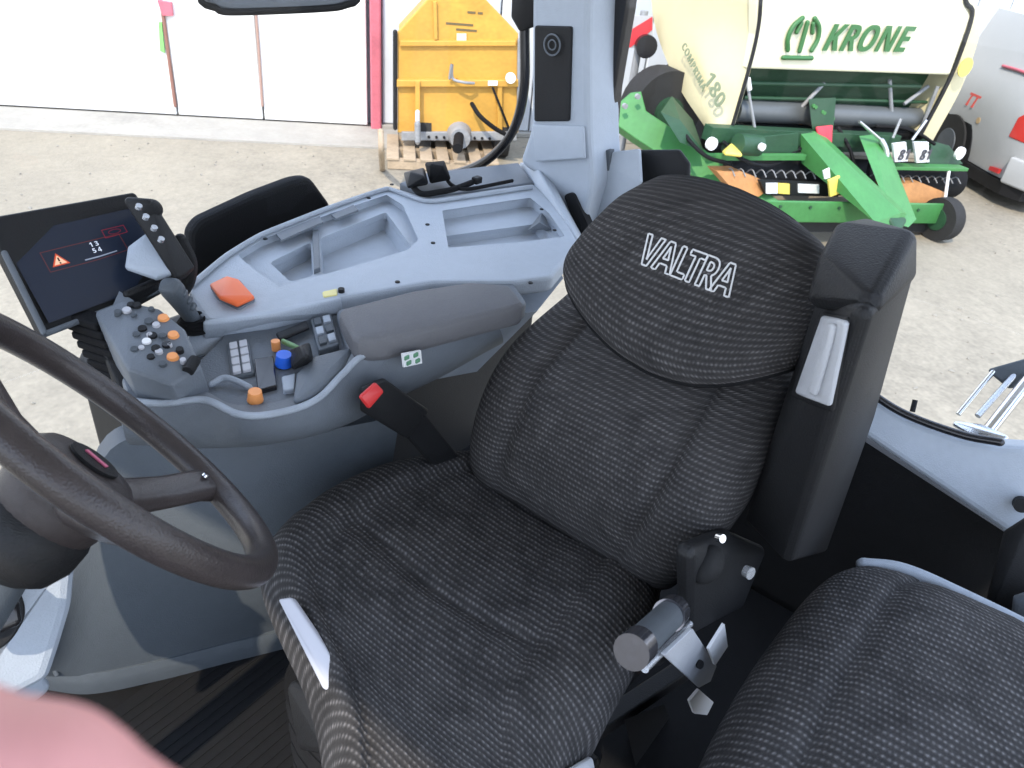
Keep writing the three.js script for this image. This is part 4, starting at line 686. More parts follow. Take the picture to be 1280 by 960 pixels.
  add(t, 'lever', softHull([[0.538, 1.99, -0.738], [0.562, 1.99, -0.738], [0.542, 1.99, -0.707], [0.517, 1.99, -0.709], [0.531, 2.01, -0.711], [0.523, 2.01, -0.692]], 0.004), M.black);
  add(t, 'lever', softHull([[0.557, 1.985, -0.795], [0.604, 1.985, -0.795], [0.597, 1.985, -0.782], [0.552, 1.985, -0.782]], 0.003), M.black);
  add(t, 'guard_strip', beam([0.55, 1.985, -0.778], [0.554, 1.985, -0.746], 0.006, 0.008), flat(0.16, 0.3, 0.13, 0.5));
  add(t, 'side_plate', plate([[0.498, 1.982, -0.712], [0.516, 1.982, -0.706], [0.492, 1.982, -0.678], [0.48, 1.982, -0.685]], 0.01, { toward: UP, bevel: 0.002, round: 0.003 }), M.lightGrey);
  const sb = [[0.618, 1.985, -0.801], [0.649, 1.985, -0.792], [0.601, 1.985, -0.719], [0.57, 1.985, -0.725]], sq = (a, b) => mix3(mix3(sb[0], sb[1], a), mix3(sb[3], sb[2], a), b);
  const sbm = add(t, 'switch_panel', plate(sb, 0.012, { toward: UP, bevel: 0.002, round: 0.003 }), M.midGrey);
  for (let i = 0; i < 2; i++) for (let j = 0; j < 3; j++) { const a = 0.1 + i * 0.45, b = 0.08 + j * 0.3; add(sbm, 'switch', plate([sq(a, b), sq(a + 0.35, b), sq(a + 0.35, b + 0.22), sq(a, b + 0.22)].map((p) => up(p, 0.004)), 0.006, { toward: UP, bevel: 0.001 }), (i + j) % 2 ? M.lightGrey : M.darkGrey); }
  add(t, 'finger_rest', softHull([[0.476, 1.985, -0.652], [0.513, 1.985, -0.692], [0.548, 1.99, -0.701], [0.591, 1.99, -0.688], [0.565, 1.985, -0.668], [0.508, 1.98, -0.651]], 0.005), M.midGrey);
  add(t, 'deck_ridge', tube([[0.427, 1.98, -0.759], [0.443, 1.984, -0.755], [0.45, 1.984, -0.739], [0.456, 1.98, -0.721]], 0.004), M.lightGrey);
  add(t, 'lock_button', disc([0.403, 1.976, -0.77], [0, 1, 0], 0.007, 0.01, 14), M.silver);
}
{
  const t = thing('control_handle', 'grey multifunction control pad with orange and white buttons beside the display', 'control pad');
  const top = [[0.378, 2.035, -0.91], [0.402, 2.045, -0.896], [0.425, 2.04, -0.861], [0.428, 2.03, -0.815], [0.41, 2.01, -0.758], [0.372, 2.01, -0.751], [0.35, 2.02, -0.793]];
  const base = top.map((p, i) => [p[0] * 1 + 0.006, 1.972, p[2]]);
  add(t, 'body', softHull([...top, ...base], 0.006), M.midGrey);
  const B = basis(top, UP), n = [B.n.x, B.n.y, B.n.z], lift = (p, k) => [p[0] + n[0] * k, p[1] + n[1] * k, p[2] + n[2] * k];
  const onTop = (p) => { const d = V(p).sub(B.o).dot(B.n); return lift(p, -d + 0.006); };
  for (const [p, m, r, name] of [[[0.398, 2.035, -0.881], M.button, 0.006], [[0.412, 2.035, -0.882], M.black, 0.006], [[0.407, 2.035, -0.887], M.black, 0.005], [[0.394, 2.03, -0.841], M.black, 0.006], [[0.407, 2.03, -0.848], M.darkGrey, 0.006], [[0.41, 2.03, -0.837], M.button, 0.005], [[0.385, 2.03, -0.818], M.white, 0.006], [[0.396, 2.03, -0.823], M.black, 0.006], [[0.387, 2.025, -0.802], M.black, 0.006], [[0.4, 2.025, -0.8], M.blackGloss, 0.006], [[0.394, 2.03, -0.826], M.button, 0.004], [[0.387, 2.02, -0.796], M.button, 0.005], [[0.405, 2.025, -0.816], M.darkGrey, 0.005], [[0.388, 2.035, -0.884], M.darkGrey, 0.005], [[0.4, 2.03, -0.869], M.darkGrey, 0.004], [[0.383, 2.03, -0.836], M.darkGrey, 0.005], [[0.375, 2.025, -0.813], M.button, 0.004], [[0.375, 2.02, -0.794], M.black, 0.005], [[0.379, 2.015, -0.776], M.darkGrey, 0.005], [[0.407, 2.02, -0.784], M.black, 0.005], [[0.4, 2.015, -0.767], M.button, 0.004], [[0.422, 2.03, -0.866], M.darkGrey, 0.004], [[0.403, 2.02, -0.798], M.button, 0.003], [[0.367, 2.03, -0.815], M.darkGrey, 0.005]]) add(t, 'button', disc(onTop(p), n, r, 0.006, 14, r * 0.85), m);
  for (const p of [[0.424, 2.03, -0.844], [0.416, 2.025, -0.811], [0.395, 2.015, -0.781]]) add(t, 'orange_button', disc(onTop(p), n, 0.0075, 0.005, 16, 0.006), M.amber);
  add(t, 'thumb_wheel', rod(onTop([0.396, 2.01, -0.752]), onTop([0.414, 2.01, -0.764]), 0.007), M.black);
  const wk = [[0.391, 1.99, -0.966], [0.365, 1.97, -0.865]];
  for (let k = 0; k < 7; k++) { const c = mix3([0.372, 2.02, -0.941], [0.378, 1.95, -0.905], k / 6); add(t, 'bellows_fold', rbox(c, [0.026, 0.012, 0.06], 0.004, [0, 0.3, 0]), M.rubber); }
  add(t, 'foot', softHull([[0.377, 1.98, -0.911], [0.378, 1.96, -0.873], [0.364, 1.94, -0.856], [0.382, 1.94, -0.922]], 0.008), M.black);
}
{
  const t = thing('joystick', 'upright grey joystick lever with rubber collar on the console edge', 'joystick');
  const a = [0.491, 1.99, -0.892], b = [0.451, 2.07, -0.867];
  const ax = V(b).sub(V(a)), L = ax.length(); ax.normalize(); const s = new THREE.Vector3(0.6, 0, 0.8).addScaledVector(ax, -new THREE.Vector3(0.6, 0, 0.8).dot(ax)).normalize(), w = ax.clone().cross(s);
  const rg = (k, rx, ry) => Array.from({ length: 20 }, (_, i) => { const h = i / 20 * Math.PI * 2, c = Math.cos(h), d = Math.sin(h), q = (x) => Math.sign(x) * Math.pow(Math.abs(x), 0.7); const p = V(a).addScaledVector(ax, L * k).addScaledVector(s, rx * q(c)).addScaledVector(w, ry * q(d)); return [p.x, p.y, p.z]; });
  add(t, 'grip', loft([rg(-0.02, 0.009, 0.009), rg(0.1, 0.0095, 0.009), rg(0.3, 0.0105, 0.01), rg(0.6, 0.0125, 0.011), rg(0.85, 0.0145, 0.0125), rg(0.98, 0.0135, 0.012), rg(1.03, 0.009, 0.008)]), M.darkGrey);
  for (const k of [0.45, 0.62, 0.8]) { const p = V(a).addScaledVector(ax, L * k).addScaledVector(s, 0.0095); add(t, 'button', rbox([p.x, p.y, p.z], [0.012, 0.008, 0.014], 0.003, [0, 0.6, 0.3]), M.darkGrey); }
  for (let k = 0; k < 4; k++) add(t, 'collar_ring', ring([a[0], a[1] - 0.006 + k * 0.004, a[2]], [0, 1, 0], 0.024 - k * 0.003, 0.003), M.rubber);
}

// ---------- steering wheel ----------
{
  const t = thing('steering_wheel', 'dark brown steering wheel with a moulded hub and spokes', 'steering wheel');
  const C = new THREE.Vector3(0.231, 2.085, -0.598), n = new THREE.Vector3(0.791, 0.596, 0.138).normalize();
  const a = new THREE.Vector3(0, 0, 1).addScaledVector(n, -n.z).normalize(), b = n.clone().cross(a);
  const at = (r, h, k = 0) => { const p = C.clone().addScaledVector(a, r * Math.cos(h)).addScaledVector(b, r * Math.sin(h)).addScaledVector(n, k); return [p.x, p.y, p.z]; };
  const rim = add(t, 'rim', (() => { const g = new THREE.TorusGeometry(0.175, 0.0152, 20, 120); g.applyMatrix4(new THREE.Matrix4().makeBasis(a, b, n)); g.translate(C.x, C.y, C.z); const u = g.attributes.uv; for (let i = 0; i < u.count; i++) u.setXY(i, u.getX(i) * 1.26, u.getY(i) * 0.11); return g; })(), M.wheel);
  add(rim, 'seam', (() => { const g = new THREE.TorusGeometry(0.175, 0.0012, 6, 120); g.applyMatrix4(new THREE.Matrix4().makeBasis(a, b, n)); const q = C.clone().addScaledVector(n, -0.015); g.translate(q.x, q.y, q.z); return g; })(), M.midGrey);
  const hub = add(t, 'hub', (() => { const g = new THREE.LatheGeometry([[0, -0.1], [0.045, -0.1], [0.052, -0.07], [0.058, -0.05], [0.056, -0.036], [0.045, -0.026], [0.02, -0.022], [0, -0.022]].map((p) => new THREE.Vector2(...p)), 36); g.applyMatrix4(new THREE.Matrix4().makeBasis(a, n, b.clone().negate())); g.translate(C.x, C.y, C.z); return g; })(), M.wheel);
  const bd = disc(at(0, 0, -0.022), [n.x, n.y, n.z], 0.024, 0.003, 24);
  add(hub, 'badge', bd, M.black);
  add(hub, 'badge_mark', beam(at(0.012, 0.6, -0.018), at(0.012, 3.74, -0.018), 0.006, 0.002, 0.0008, n), flat(0.5, 0.12, 0.2, 0.4));
  for (const h of SPOKES()) {
    const rg = (r, k, w, th) => Array.from({ length: 16 }, (_, i) => { const u = i / 16 * Math.PI * 2, c = Math.cos(u), s = Math.sin(u), p = new THREE.Vector3(...at(r, h, k + th * Math.sign(s) * Math.abs(s) ** 0.7)); const tg = a.clone().multiplyScalar(-Math.sin(h)).addScaledVector(b, Math.cos(h)); p.addScaledVector(tg, w * Math.sign(c) * Math.abs(c) ** 0.7); return [p.x, p.y, p.z]; });
    const sp = add(t, 'spoke', loft([rg(0.03, -0.05, 0.024, 0.013), rg(0.075, -0.044, 0.022, 0.013), rg(0.115, -0.028, 0.02, 0.012), rg(0.15, -0.01, 0.02, 0.012), rg(0.175, -0.002, 0.022, 0.013)]), M.wheel);
    add(sp, 'screw', disc(at(0.152, h, 0.004), [n.x, n.y, n.z], 0.004, 0.003, 12), M.chrome);
  }
  function SPOKES() { return [-0.35, 1.75, 3.85]; }
  const c = thing('steering_column', 'dark rounded steering column shroud below the wheel', 'steering column');
  const q = (k, r) => Array.from({ length: 28 }, (_, i) => at(r, i / 28 * Math.PI * 2, k));
  add(c, 'shroud', loft([q(-0.07, 0.036), q(-0.075, 0.046), q(-0.09, 0.052), q(-0.11, 0.053), q(-0.13, 0.046), q(-0.14, 0.034)]), M.black);
  add(c, 'column', rod(at(0, 0, -0.13), [-0.34, 1.35, -0.75], 0.03), M.darkGrey);
  add(c, 'stalk', rod(at(0.06, 2.6, -0.13), at(0.15, 2.6, -0.1), 0.005), M.black);
}

// ---------- driver's seat ----------
const se = (x, e) => Math.sign(x) * Math.pow(Math.abs(x), e);
const gauss = (x, w) => Math.exp(-((x / w) ** 2));
{
  const t = thing('driver_seat', 'high backed charcoal fabric driver seat with VALTRA embroidery', 'seat');
  // cushion: sections along x: [x, zFar, zNear, top, bottom]
  const cu = table([[0.2, -0.26, -0.14, 1.735, 1.68], [0.215, -0.29, -0.12, 1.765, 1.67], [0.25, -0.33, -0.10, 1.785, 1.67], [0.30, -0.40, -0.105, 1.80, 1.67], [0.335, -0.47, -0.115, 1.805, 1.67], [0.365, -0.56, -0.13, 1.808, 1.67], [0.395, -0.63, -0.145, 1.81, 1.66], [0.43, -0.672, -0.165, 1.81, 1.65], [0.52, -0.70, -0.185, 1.80, 1.65], [0.62, -0.70, -0.20, 1.785, 1.65], [0.7, -0.68, -0.22, 1.77, 1.65], [0.78, -0.64, -0.25, 1.75, 1.66]]);
  const rings = [], N = 96;
  for (let j = 0; j <= 60; j++) {
    const x = lerp(0.2, 0.78, j / 60), [zf, zn, top, bot] = cu(x), zc = (zf + zn) / 2, w = (zn - zf) / 2, yc = (top + bot) / 2, h = (top - bot) / 2, r = [];
    for (let i = 0; i < N; i++) {
      const u = i / N * Math.PI * 2, c = Math.cos(u), s = Math.sin(u), sx = se(c, 0.45), sy = se(s, 0.75);
      let y = yc + h * sy;
      if (s > 0) {
        const k = Math.pow(s, 1.2);
        y += k * (0.02 * gauss(Math.abs(sx) - 0.8, 0.25) - 0.010 * gauss(sx, 0.5) - 0.009 * gauss(Math.abs(sx) - 0.58, 0.035));
        y -= k * 0.008 * gauss(x - 0.5 - 0.05 * sx * sx, 0.008) * (Math.abs(sx) < 0.58 ? 1 : 0.3);
        y += k * 0.004 * noise.noise(x * 9, sx * 4, 1.3);
      }
      r.push([x + 0.015 * (1 - Math.abs(sy)) * (j < 30 ? -1 : 1), y, zc + w * sx]);
    }
    rings.push(r);
  }
  add(t, 'cushion', loft(rings), M.fabric);
  // backrest: sections going up: [v, x of front, y, zFar, zNear, thickness, wing]
  const bk = table([[0, 0.72, 1.70, -0.575, -0.225, 0.13, 0.02], [0.08, 0.725, 1.74, -0.595, -0.21, 0.15, 0.035], [0.25, 0.745, 1.83, -0.596, -0.185, 0.16, 0.05], [0.42, 0.785, 1.92, -0.582, -0.178, 0.16, 0.035], [0.58, 0.855, 2.0, -0.54, -0.195, 0.13, 0.0], [0.75, 0.925, 2.07, -0.50, -0.215, 0.10, 0.0], [0.9, 0.975, 2.12, -0.48, -0.235, 0.08, 0.0], [1, 1.0, 2.14, -0.47, -0.26, 0.05, 0.0]]);
  const br = [];
  for (let j = 0; j <= 64; j++) {
    const v = j / 64, [x, y, zf, zn, th, wing] = bk(v), zc = (zf + zn) / 2, w = (zn - zf) / 2, r = [], e = v < 0.02 ? 0.8 : 1;
    for (let i = 0; i < N; i++) {
      const u = -i / N * Math.PI * 2, c = Math.cos(u), s = Math.sin(u), sx = se(c, 0.5), sy = se(s, 0.7);
      let dx = th / 2 - th / 2 * sy * e, dy = 0;
      if (s > 0) { const k = Math.pow(s, 0.8); dx -= k * wing * Math.pow(Math.abs(sx), 2.2); dx += k * (0.016 * gauss(Math.abs(sx) - 0.56, 0.04) * Math.min(1, v * 6)); dx -= k * 0.012 * gauss(v - 0.28, 0.14) * gauss(sx, 0.6); dx += k * 0.005 * noise.noise(v * 6, sx * 3, 4.4); }
      r.push([x + dx * 0.95, y + dx * -0.3 + 0.05, zc + w * sx]);
    }
    br.push(r);
  }
  add(t, 'backrest', loft(br), M.fabricFine);
  // head section with its curved lower seam
  const hd = table([[0, 0.905, 1.975, -0.474, -0.21, 0.02, 0.085], [0.03, 0.86, 1.975, -0.499, -0.19, 0.06, 0.085], [0.07, 0.838, 1.99, -0.514, -0.185, 0.09, 0.08], [0.2, 0.842, 2.03, -0.526, -0.18, 0.11, 0.065], [0.45, 0.872, 2.09, -0.527, -0.18, 0.12, 0.03], [0.7, 0.905, 2.145, -0.519, -0.187, 0.12, 0.0], [0.86, 0.927, 2.18, -0.504, -0.20, 0.11, -0.012], [0.95, 0.945, 2.205, -0.479, -0.225, 0.085, -0.018], [1, 0.965, 2.215, -0.46, -0.265, 0.05, -0.018]]);
  const hr = [];
  for (let j = 0; j <= 48; j++) {
    const v = j / 48, [x, y, zf, zn, th, cv] = hd(v), zc = (zf + zn) / 2, w = (zn - zf) / 2, r = [];
    for (let i = 0; i < N; i++) {
      const u = -i / N * Math.PI * 2, c = Math.cos(u), s = Math.sin(u), sx = se(c, 0.55), sy = se(s, 0.75);
      let dx = th / 2 - th / 2 * sy; if (s > 0) dx -= 0.012 * s * Math.abs(sx) ** 2;
      r.push([x - 0.03 + dx * 0.93, y - dx * 0.36 + 0.03 + cv * sx * sx, zc + w * sx]);
    }
    hr.push(r);
  }
  const head = add(t, 'head_section', loft(hr), M.fabricFine);
  const low = [];
  for (let i = N / 2; i <= N; i++) low.push(hr[3][i % N]);
  add(head, 'piping', tube(low.filter((_, i) => i % 2 === 0), 0.0025, { seg: 80 }), M.rubber);
  // embroidered outline lettering laid onto the head section
  head.updateMatrixWorld(true);
  const ray = new THREE.Raycaster(), X = new THREE.Vector3(0, 0, 1), nrm = new THREE.Vector3(-0.87, 0.49, 0).normalize(), Yv = new THREE.Vector3(0.49, 0.87, 0).normalize();
  const o = V([0.84, 2.169, -0.353]), shapes = [], stitches = [];
  let pen = 0;
  for (const ch of 'VALTRA') { // wide letters set tight
    const g = font.generateShapes(ch, 0.031), xs = g.flatMap((s) => s.getPoints(3).map((p) => p.x)), x0 = Math.min(...xs), x1 = Math.max(...xs), lap = ch === 'A' ? -0.003 : ch === 'T' ? -0.004 : 0.0006;
    pen += pen ? lap : 0; for (const s of g) { const mv = (q) => q.getPoints(4).map((p) => new THREE.Vector2(p.x - x0 + pen, p.y)), n = new THREE.Shape(mv(s)); n.holes = s.holes.map((h) => new THREE.Path(mv(h))); shapes.push(n); }
    pen += x1 - x0;
  }
  let wmin = 1e9, wmax = -1e9; for (const s of shapes) for (const p of s.getPoints(4)) { wmin = Math.min(wmin, p.x); wmax = Math.max(wmax, p.x); }
  const sc = 0.134 / (wmax - wmin), land = (p) => {
    const q = o.clone().addScaledVector(X, (p.x - (wmin + wmax) / 2) * sc).addScaledVector(Yv, (p.y - 0.0155) * 1.3);
    ray.set(q.clone().addScaledVector(nrm, 0.2), nrm.clone().negate()); const hit = ray.intersectObject(head)[0];
    return hit ? hit.point.addScaledVector(nrm, 0.001).toArray() : q.toArray();
  };
  for (const s of shapes) for (const path of [s, ...s.holes]) {
    const pts = path.getPoints(3), dense = [];
    for (let i = 0; i < pts.length - 1; i++) { const d = pts[i].distanceTo(pts[i + 1]), k = Math.max(1, Math.round(d / 0.004)); for (let m = 0; m < k; m++) dense.push(pts[i].clone().lerp(pts[i + 1], m / k)); }
    stitches.push(tube(dense.map(land), 0.0013, { closed: true, seg: dense.length * 2, rad: 6, tension: 0.1 }));
  }
  add(t, 'embroidery', mergeGeometries(stitches), flat(0.62, 0.62, 0.62, 0.8), 'white outlined VALTRA lettering');
  // plastic front trim and its label, suspension bellows, base
  add(t, 'front_label', plate([[0.344, 1.824, -0.54], [0.355, 1.828, -0.527], [0.337, 1.813, -0.434], [0.321, 1.795, -0.417], [0.315, 1.792, -0.427]], 0.012, { bevel: 0.003, round: 0.004 }), flat(0.46, 0.46, 0.5, 0.5), 'white plastic label on the cushion front');
  const fold = (y, k) => { const r = []; for (let i = 0; i < 40; i++) { const u = i / 40 * Math.PI * 2; r.push([0.53 + (0.17 + k) * se(Math.cos(u), 0.5), y, -0.42 + (0.15 + k) * se(Math.sin(u), 0.5)]); } return r; };
  const bl = []; for (let k = 0; k <= 24; k++) bl.push(fold(lerp(1.34, 1.63, k / 24), k % 4 < 2 ? 0.03 : 0.0));
  add(t, 'bellows', loft(bl), M.rubber);
  add(t, 'base_plate', rbox([0.55, 1.325, -0.42], [0.34, 0.05, 0.36], 0.01), M.black);
  add(t, 'pan', rbox([0.56, 1.65, -0.42], [0.32, 0.04, 0.42], 0.012), M.black);
  add(t, 'suspension_knob', softHull([[0.336, 1.693, -0.505], [0.34, 1.705, -0.459], [0.32, 1.681, -0.428], [0.313, 1.661, -0.462]], 0.012), M.black);
  // recliner bracket, arm pivot
  add(t, 'recliner', softHull([[0.642, 1.93, -0.185], [0.767, 1.861, -0.185], [0.894, 1.756, -0.16], [0.824, 1.72, -0.15], [0.689, 1.774, -0.17], [0.802, 1.708, -0.21], [1.144, 1.502, -0.22]], 0.012), M.black);
  add(t, 'pivot_knob', new THREE.SphereGeometry(0.026, 24, 16).scale(1, 0.9, 0.7).translate(...[0.68, 1.892, -0.168]), M.black);
  add(t, 'pivot_bolt', disc([0.735, 1.862, -0.135], [-0.3, 0.3, 0.9], 0.008, 0.008, 14), M.silver);
  add(t, 'pivot_bolt', disc([0.674, 1.943, -0.165], [-0.3, 0.5, 0.8], 0.005, 0.008, 12), M.chrome);
  // folded-up left armrest
  const fr = [[0.769, 2.214, -0.17], [0.733, 2.243, -0.115], [0.718, 1.933, -0.1], [0.766, 1.92, -0.165]];
  const arm = add(t, 'armrest', softHull([[0.847, 2.173, -0.174], [0.754, 2.221, -0.12], [0.807, 1.86, -0.107], [0.844, 1.855, -0.168], [0.892, 2.215, -0.118], [1.119, 1.64, -0.105], [1.041, 1.952, -0.112], [0.985, 1.891, -0.174]], 0.011, 3), M.black, 'black padded armrest folded upright');
  add(t, 'armrest_tip', softHull([[0.891, 2.243, -0.188], [0.926, 2.241, -0.178], [0.882, 2.256, -0.13], [0.896, 2.221, -0.121], [0.774, 2.228, -0.122], [0.808, 2.203, -0.172], [0.833, 2.228, -0.18]], 0.015, 3, 1.1), M.black);
  arm.updateMatrixWorld(true);
  const onArm = (a, b, g, grow) => { // pads laid onto the armrest's front face
    const c = [[0.812, 2.175, -0.166], [0.734, 2.216, -0.126], [0.796, 2.09, -0.124], [0.793, 2.088, -0.163]], fd = new THREE.Vector3(-0.86, 0.47, 0.18).normalize(), pts = [];
    for (let i = 0; i <= 3; i++) for (let j = 0; j <= 5; j++) {
      const q = V(mix3(mix3(c[0], c[1], lerp(a, b, i / 3)), mix3(c[3], c[2], lerp(a, b, i / 3)), lerp(g[0], g[1], j / 5)));
      ray.set(q.clone().addScaledVector(fd, 0.3), fd.clone().negate()); const hit = ray.intersectObject(arm)[0];
      if (hit) pts.push(hit.point.clone().addScaledVector(fd, grow).toArray(), hit.point.clone().addScaledVector(fd, -0.012).toArray());
    }
    return softHull(pts, 0.004);
  };
  add(arm, 'insert_frame', onArm(0.0, 1.0, [-0.04, 1.03], 0.0005), M.black);
  add(arm, 'insert', onArm(0.1, 0.9, [0.02, 0.97], 0.003), M.insert, 'pale silver moulded insert');
  add(arm, 'insert_ridge', onArm(0.4, 0.5, [0.1, 0.9], 0.006), M.insert);
  add(arm, 'screw', disc([0.847, 1.998, -0.15], [-0.8, 0.4, 0.4], 0.003, 0.004, 10), M.silver);
  // seat belt reel bracket at the near side
  const reel = add(t, 'belt_reel', softHull([[0.551, 1.86, -0.178], [0.643, 1.824, -0.182], [0.703, 1.75, -0.176], [0.607, 1.783, -0.17], [0.74, 1.686, -0.2], [0.657, 1.706, -0.2]], 0.006), M.black, 'metal seat belt reel');
  const gun = new THREE.MeshStandardMaterial({ color: new THREE.Color().setRGB(0.13, 0.13, 0.145), metalness: 0.8, roughness: 0.32, roughnessMap: wear });
  add(reel, 'spool', rod([0.494, 1.93, -0.161], [0.587, 1.888, -0.166], 0.016, 0.016, 28), M.darkGrey);
  add(reel, 'slot', beam([0.521, 1.904, -0.152], [0.597, 1.876, -0.157], 0.004, 0.004, 0.001), M.black);
  add(reel, 'end_cap', rod([0.476, 1.937, -0.16], [0.498, 1.928, -0.161], 0.0185, 0.0185, 28), gun);
  add(reel, 'end_cap', rod([0.581, 1.891, -0.166], [0.602, 1.881, -0.167], 0.0185, 0.0175, 28), gun);
  add(reel, 'rail', rod([0.513, 1.879, -0.154], [0.652, 1.818, -0.159], 0.0045), M.silver);
  add(reel, 'bracket', plate([[0.546, 1.873, -0.148], [0.628, 1.841, -0.148], [0.842, 1.556, -0.146], [0.839, 1.519, -0.146], [0.773, 1.574, -0.146]], 0.005, { bevel: 0.001, round: 0.005 }), M.insert);
  add(reel, 'bracket_hole', disc([0.706, 1.7, -0.144], [-0.3, 0.5, 0.8], 0.006, 0.003, 14), M.black);
  add(t, 'tag', plate([[0.703, 1.739, -0.138], [0.743, 1.752, -0.138], [0.825, 1.626, -0.138], [0.784, 1.623, -0.138]], 0.004, { round: 0.002 }), M.white);
  add(t, 'tag', plate([[0.734, 1.586, -0.145], [0.772, 1.572, -0.145], [0.934, 1.359, -0.145], [0.92, 1.337, -0.145], [0.802, 1.477, -0.145]], 0.004, { round: 0.006 }), M.white);
}
{
  const t = thing('belt_buckle', 'black seat belt buckle with a red release button beside the cushion', 'seat belt');
  add(t, 'body', softHull([[0.553, 1.981, -0.615], [0.583, 1.979, -0.615], [0.665, 1.891, -0.615], [0.63, 1.869, -0.615], [0.552, 1.954, -0.615], [0.61, 1.95, -0.64], [0.689, 1.863, -0.64], [0.652, 1.853, -0.64]], 0.006), M.black);
  add(t, 'release_button', softHull([[0.542, 1.98, -0.608], [0.563, 1.987, -0.608], [0.568, 1.978, -0.603], [0.548, 1.967, -0.603]], 0.004), M.red, 'red release button');
  add(t, 'strap', beam([0.641, 1.887, -0.62], [0.725, 1.756, -0.615], 0.02, 0.04), M.rubber);
}

// ---------- passenger seat ----------
{
  const t = thing('passenger_seat', 'ribbed charcoal fabric passenger seat folded beside the driver seat', 'seat');
  const tb = table([[0.42, 0.0, 0.30, 1.76, 1.62], [0.46, -0.045, 0.36, 1.785, 1.6], [0.55, -0.075, 0.40, 1.79, 1.6], [0.68, -0.085, 0.42, 1.80, 1.6], [0.8, -0.082, 0.42, 1.795, 1.61], [0.92, -0.07, 0.40, 1.79, 1.63], [0.985, -0.045, 0.37, 1.775, 1.65], [1.01, -0.01, 0.33, 1.76, 1.67]]);
  const rings = [], N = 96;
  for (let j = 0; j <= 50; j++) {
    const x = lerp(0.42, 1.01, j / 50), [zf, zn, top, bot] = tb(x), zc = (zf + zn) / 2, w = (zn - zf) / 2, yc = (top + bot) / 2, h = (top - bot) / 2, r = [];
    for (let i = 0; i < N; i++) { const u = i / N * Math.PI * 2, c = Math.cos(u), s = Math.sin(u), sx = se(c, 0.5), sy = se(s, 0.8); let y = yc + h * sy; if (s > 0) y += 0.012 * s * (gauss(sx, 0.6) - 0.8 * gauss(Math.abs(sx) - 0.62, 0.04)) + 0.004 * noise.noise(x * 8, sx * 3, 7.7); r.push([x, y, zc + w * sx]); }
    rings.push(r);
  }
  add(t, 'cushion', loft(rings), M.fabric);
  add(t, 'shell_rim', tube([[0.995, 1.745, -0.03], [1.012, 1.757, 0.02], [1.017, 1.76, 0.1], [1.017, 1.76, 0.22], [1.01, 1.75, 0.34]], 0.011), M.lightGrey, 'pale grey plastic shell rim');
  add(t, 'frame', rbox([0.72, 1.58, 0.16], [0.44, 0.05, 0.4], 0.012), M.black);
  add(t, 'pedestal', rbox([0.8, 1.43, 0.2], [0.25, 0.28, 0.3], 0.02), M.black);
}
{
  const t = thing('seat_slide_rail', 'dark metal slide rail on the floor between the two seats', 'rail');
  add(t, 'rail', beam([0.641, 1.42, -0.283], [0.96, 1.42, -0.193], 0.03, 0.03), M.black);
  add(t, 'handle', softHull([[0.424, 1.783, -0.17], [0.466, 1.749, -0.17], [0.476, 1.71, -0.165]], 0.005), M.insert);
  add(t, 'brace', hull([[0.642, 1.59, -0.2], [0.826, 1.42, -0.2], [1.289, 0.615, -0.2], [0.845, 1.147, -0.2], [0.813, 1.348, -0.24], [1.414, 0.404, -0.24]]), M.black);
}

// ---------- rear linkage seen through the rear glass ----------
{
  const t = thing('top_link', 'bright metal hitch link hanging outside the rear window', 'hitch link');
  add(t, 'rod', rod([1.553, 1.743, -0.014], [1.644, 1.817, 0.007], 0.005), M.chrome);
  add(t, 'rod', rod([1.514, 1.735, 0.041], [1.63, 1.837, 0.067], 0.012), M.chrome);
  add(t, 'rod', rod([1.549, 1.757, 0.017], [1.645, 1.821, 0.041], 0.006), M.silver);
  add(t, 'clevis', softHull([[1.642, 1.813, 0.004], [1.642, 1.812, 0.027], [1.636, 1.8, 0.042], [1.651, 1.833, 0.04], [1.659, 1.855, 0.055], [1.66, 1.808, 0.075]], 0.006), M.darkGrey);
  add(t, 'base', softHull([[1.517, 1.74, -0.009], [1.523, 1.751, 0.03], [1.503, 1.759, 0.072], [1.494, 1.741, 0.059], [1.537, 1.735, 0.037]], 0.006), M.silver);
  add(t, 'pin', rod([1.493, 1.742, -0.086], [1.504, 1.763, -0.091], 0.005), M.black);
}

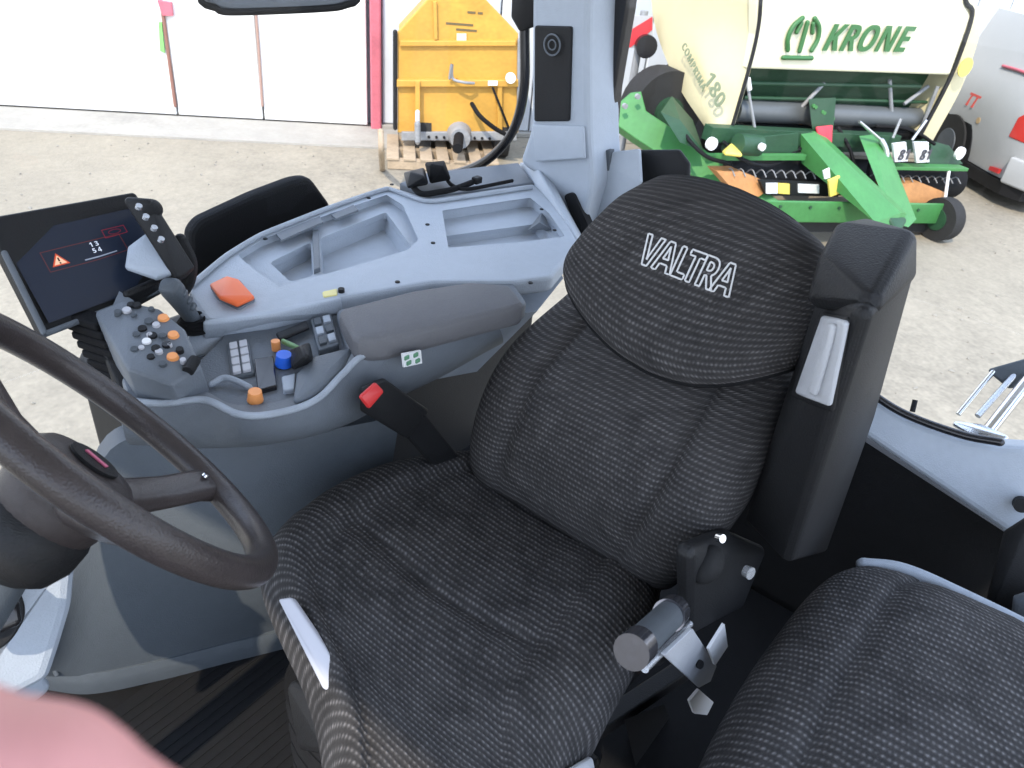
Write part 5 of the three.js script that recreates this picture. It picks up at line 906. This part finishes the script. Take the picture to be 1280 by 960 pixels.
// ---------- the photographer's hand at the lens ----------
{
  const S = (u, v, t) => [u, v, t];
  const J = { k0: [-0.012, 2.449, -0.11], k1: [0, 2.461, -0.074], k2: [0.007, 2.46, -0.063], k3: [0.015, 2.453, -0.046] };
  const bones = [];
  const bone = (a, b, ra, rb) => bones.push([V(a), V(b), ra, rb]);
  bone(J.k0, J.k1, 0.0115, 0.0105); bone(J.k1, J.k2, 0.0105, 0.0098); bone(J.k2, J.k3, 0.0098, 0.0082);
  const palm = [-0.042, 2.418, -0.129], wrist = [-0.07, 2.386, -0.129];
  bone(J.k0, palm, 0.013, 0.016); bone(palm, wrist, 0.024, 0.024);
    const dn = new THREE.Vector3(-0.0136, -0.0144, -0.003);
  for (let k = 1; k <= 3; k++) { // the other fingers, curled below the first
    const o = dn.clone().multiplyScalar(k), s = [1, 1, 0.94, 0.8][k], A = V(J.k0).add(o), Bm = V(J.k1).add(o).addScaledVector(V(J.k1).sub(V(J.k0)), -0.1), Cm = V(J.k1).add(o).add(new THREE.Vector3(-0.004, -0.028 * s, -0.004));
    bone(A.toArray(), Bm.toArray(), 0.011 * s, 0.010 * s); bone(Bm.toArray(), Cm.toArray(), 0.010 * s, 0.0085 * s); bone(palm, A.toArray(), 0.02, 0.012);
  }
  const th = V(palm).add(new THREE.Vector3(-0.03, 0.01, -0.01)); bone(palm, th.toArray(), 0.018, 0.012); bone(th.toArray(), th.clone().add(new THREE.Vector3(-0.02, 0.03, -0.02)).toArray(), 0.012, 0.009);
  const bb = new THREE.Box3(); for (const [a, b, r] of bones) { bb.expandByPoint(a); bb.expandByPoint(b); } bb.expandByScalar(0.035);
  const c = bb.getCenter(new THREE.Vector3()), sz = bb.getSize(new THREE.Vector3()), half = Math.max(sz.x, sz.y, sz.z) / 2, n = 96;
  const mc = new MarchingCubes(n, new THREE.MeshBasicMaterial(), false, false, 60000); mc.isolation = 0;
  const p = new THREE.Vector3(), ab = new THREE.Vector3(), ap = new THREE.Vector3();
  for (let k = 0; k < n; k++) for (let j = 0; j < n; j++) for (let i = 0; i < n; i++) {
    p.set((i - n / 2) / (n / 2), (j - n / 2) / (n / 2), (k - n / 2) / (n / 2)).multiplyScalar(half).add(c);
    let d = 1;
    for (const [a, b, ra, rb] of bones) { ab.copy(b).sub(a); ap.copy(p).sub(a); const h = Math.min(1, Math.max(0, ap.dot(ab) / ab.lengthSq())), q = ap.addScaledVector(ab, -h).length() - lerp(ra, rb, h), kk = 0.004, m = Math.max(kk - Math.abs(d - q), 0) / kk; d = Math.min(d, q) - m * m * kk * 0.25; }
    mc.field[k * n * n + j * n + i] = -d;
  }
  mc.update();
  const cnt = mc.count, pos = mc.positionArray.slice(0, cnt * 3), nor = mc.normalArray.slice(0, cnt * 3);
  const g = new THREE.BufferGeometry(); g.setAttribute('position', new THREE.BufferAttribute(pos, 3)); g.setAttribute('normal', new THREE.BufferAttribute(nor, 3));
  g.scale(half, half, half); g.translate(c.x, c.y, c.z); g.computeVertexNormals();
  const wg = mergeVertices((() => { const x = g.clone(); x.deleteAttribute('normal'); return x; })(), 1e-5); wg.computeVertexNormals();
  const skin = new THREE.MeshPhysicalMaterial({ map: dusty(0.78, 0.38, 0.38, 0.1, 0.05, 3.3), roughness: 0.55, sheen: 0.2 });
  const h = add(scene, 'person', tri(wg), skin);
  tag(h, 'pink hand of a person with one finger reaching into the corner', 'hand');
}
renderer.render(scene, camera);
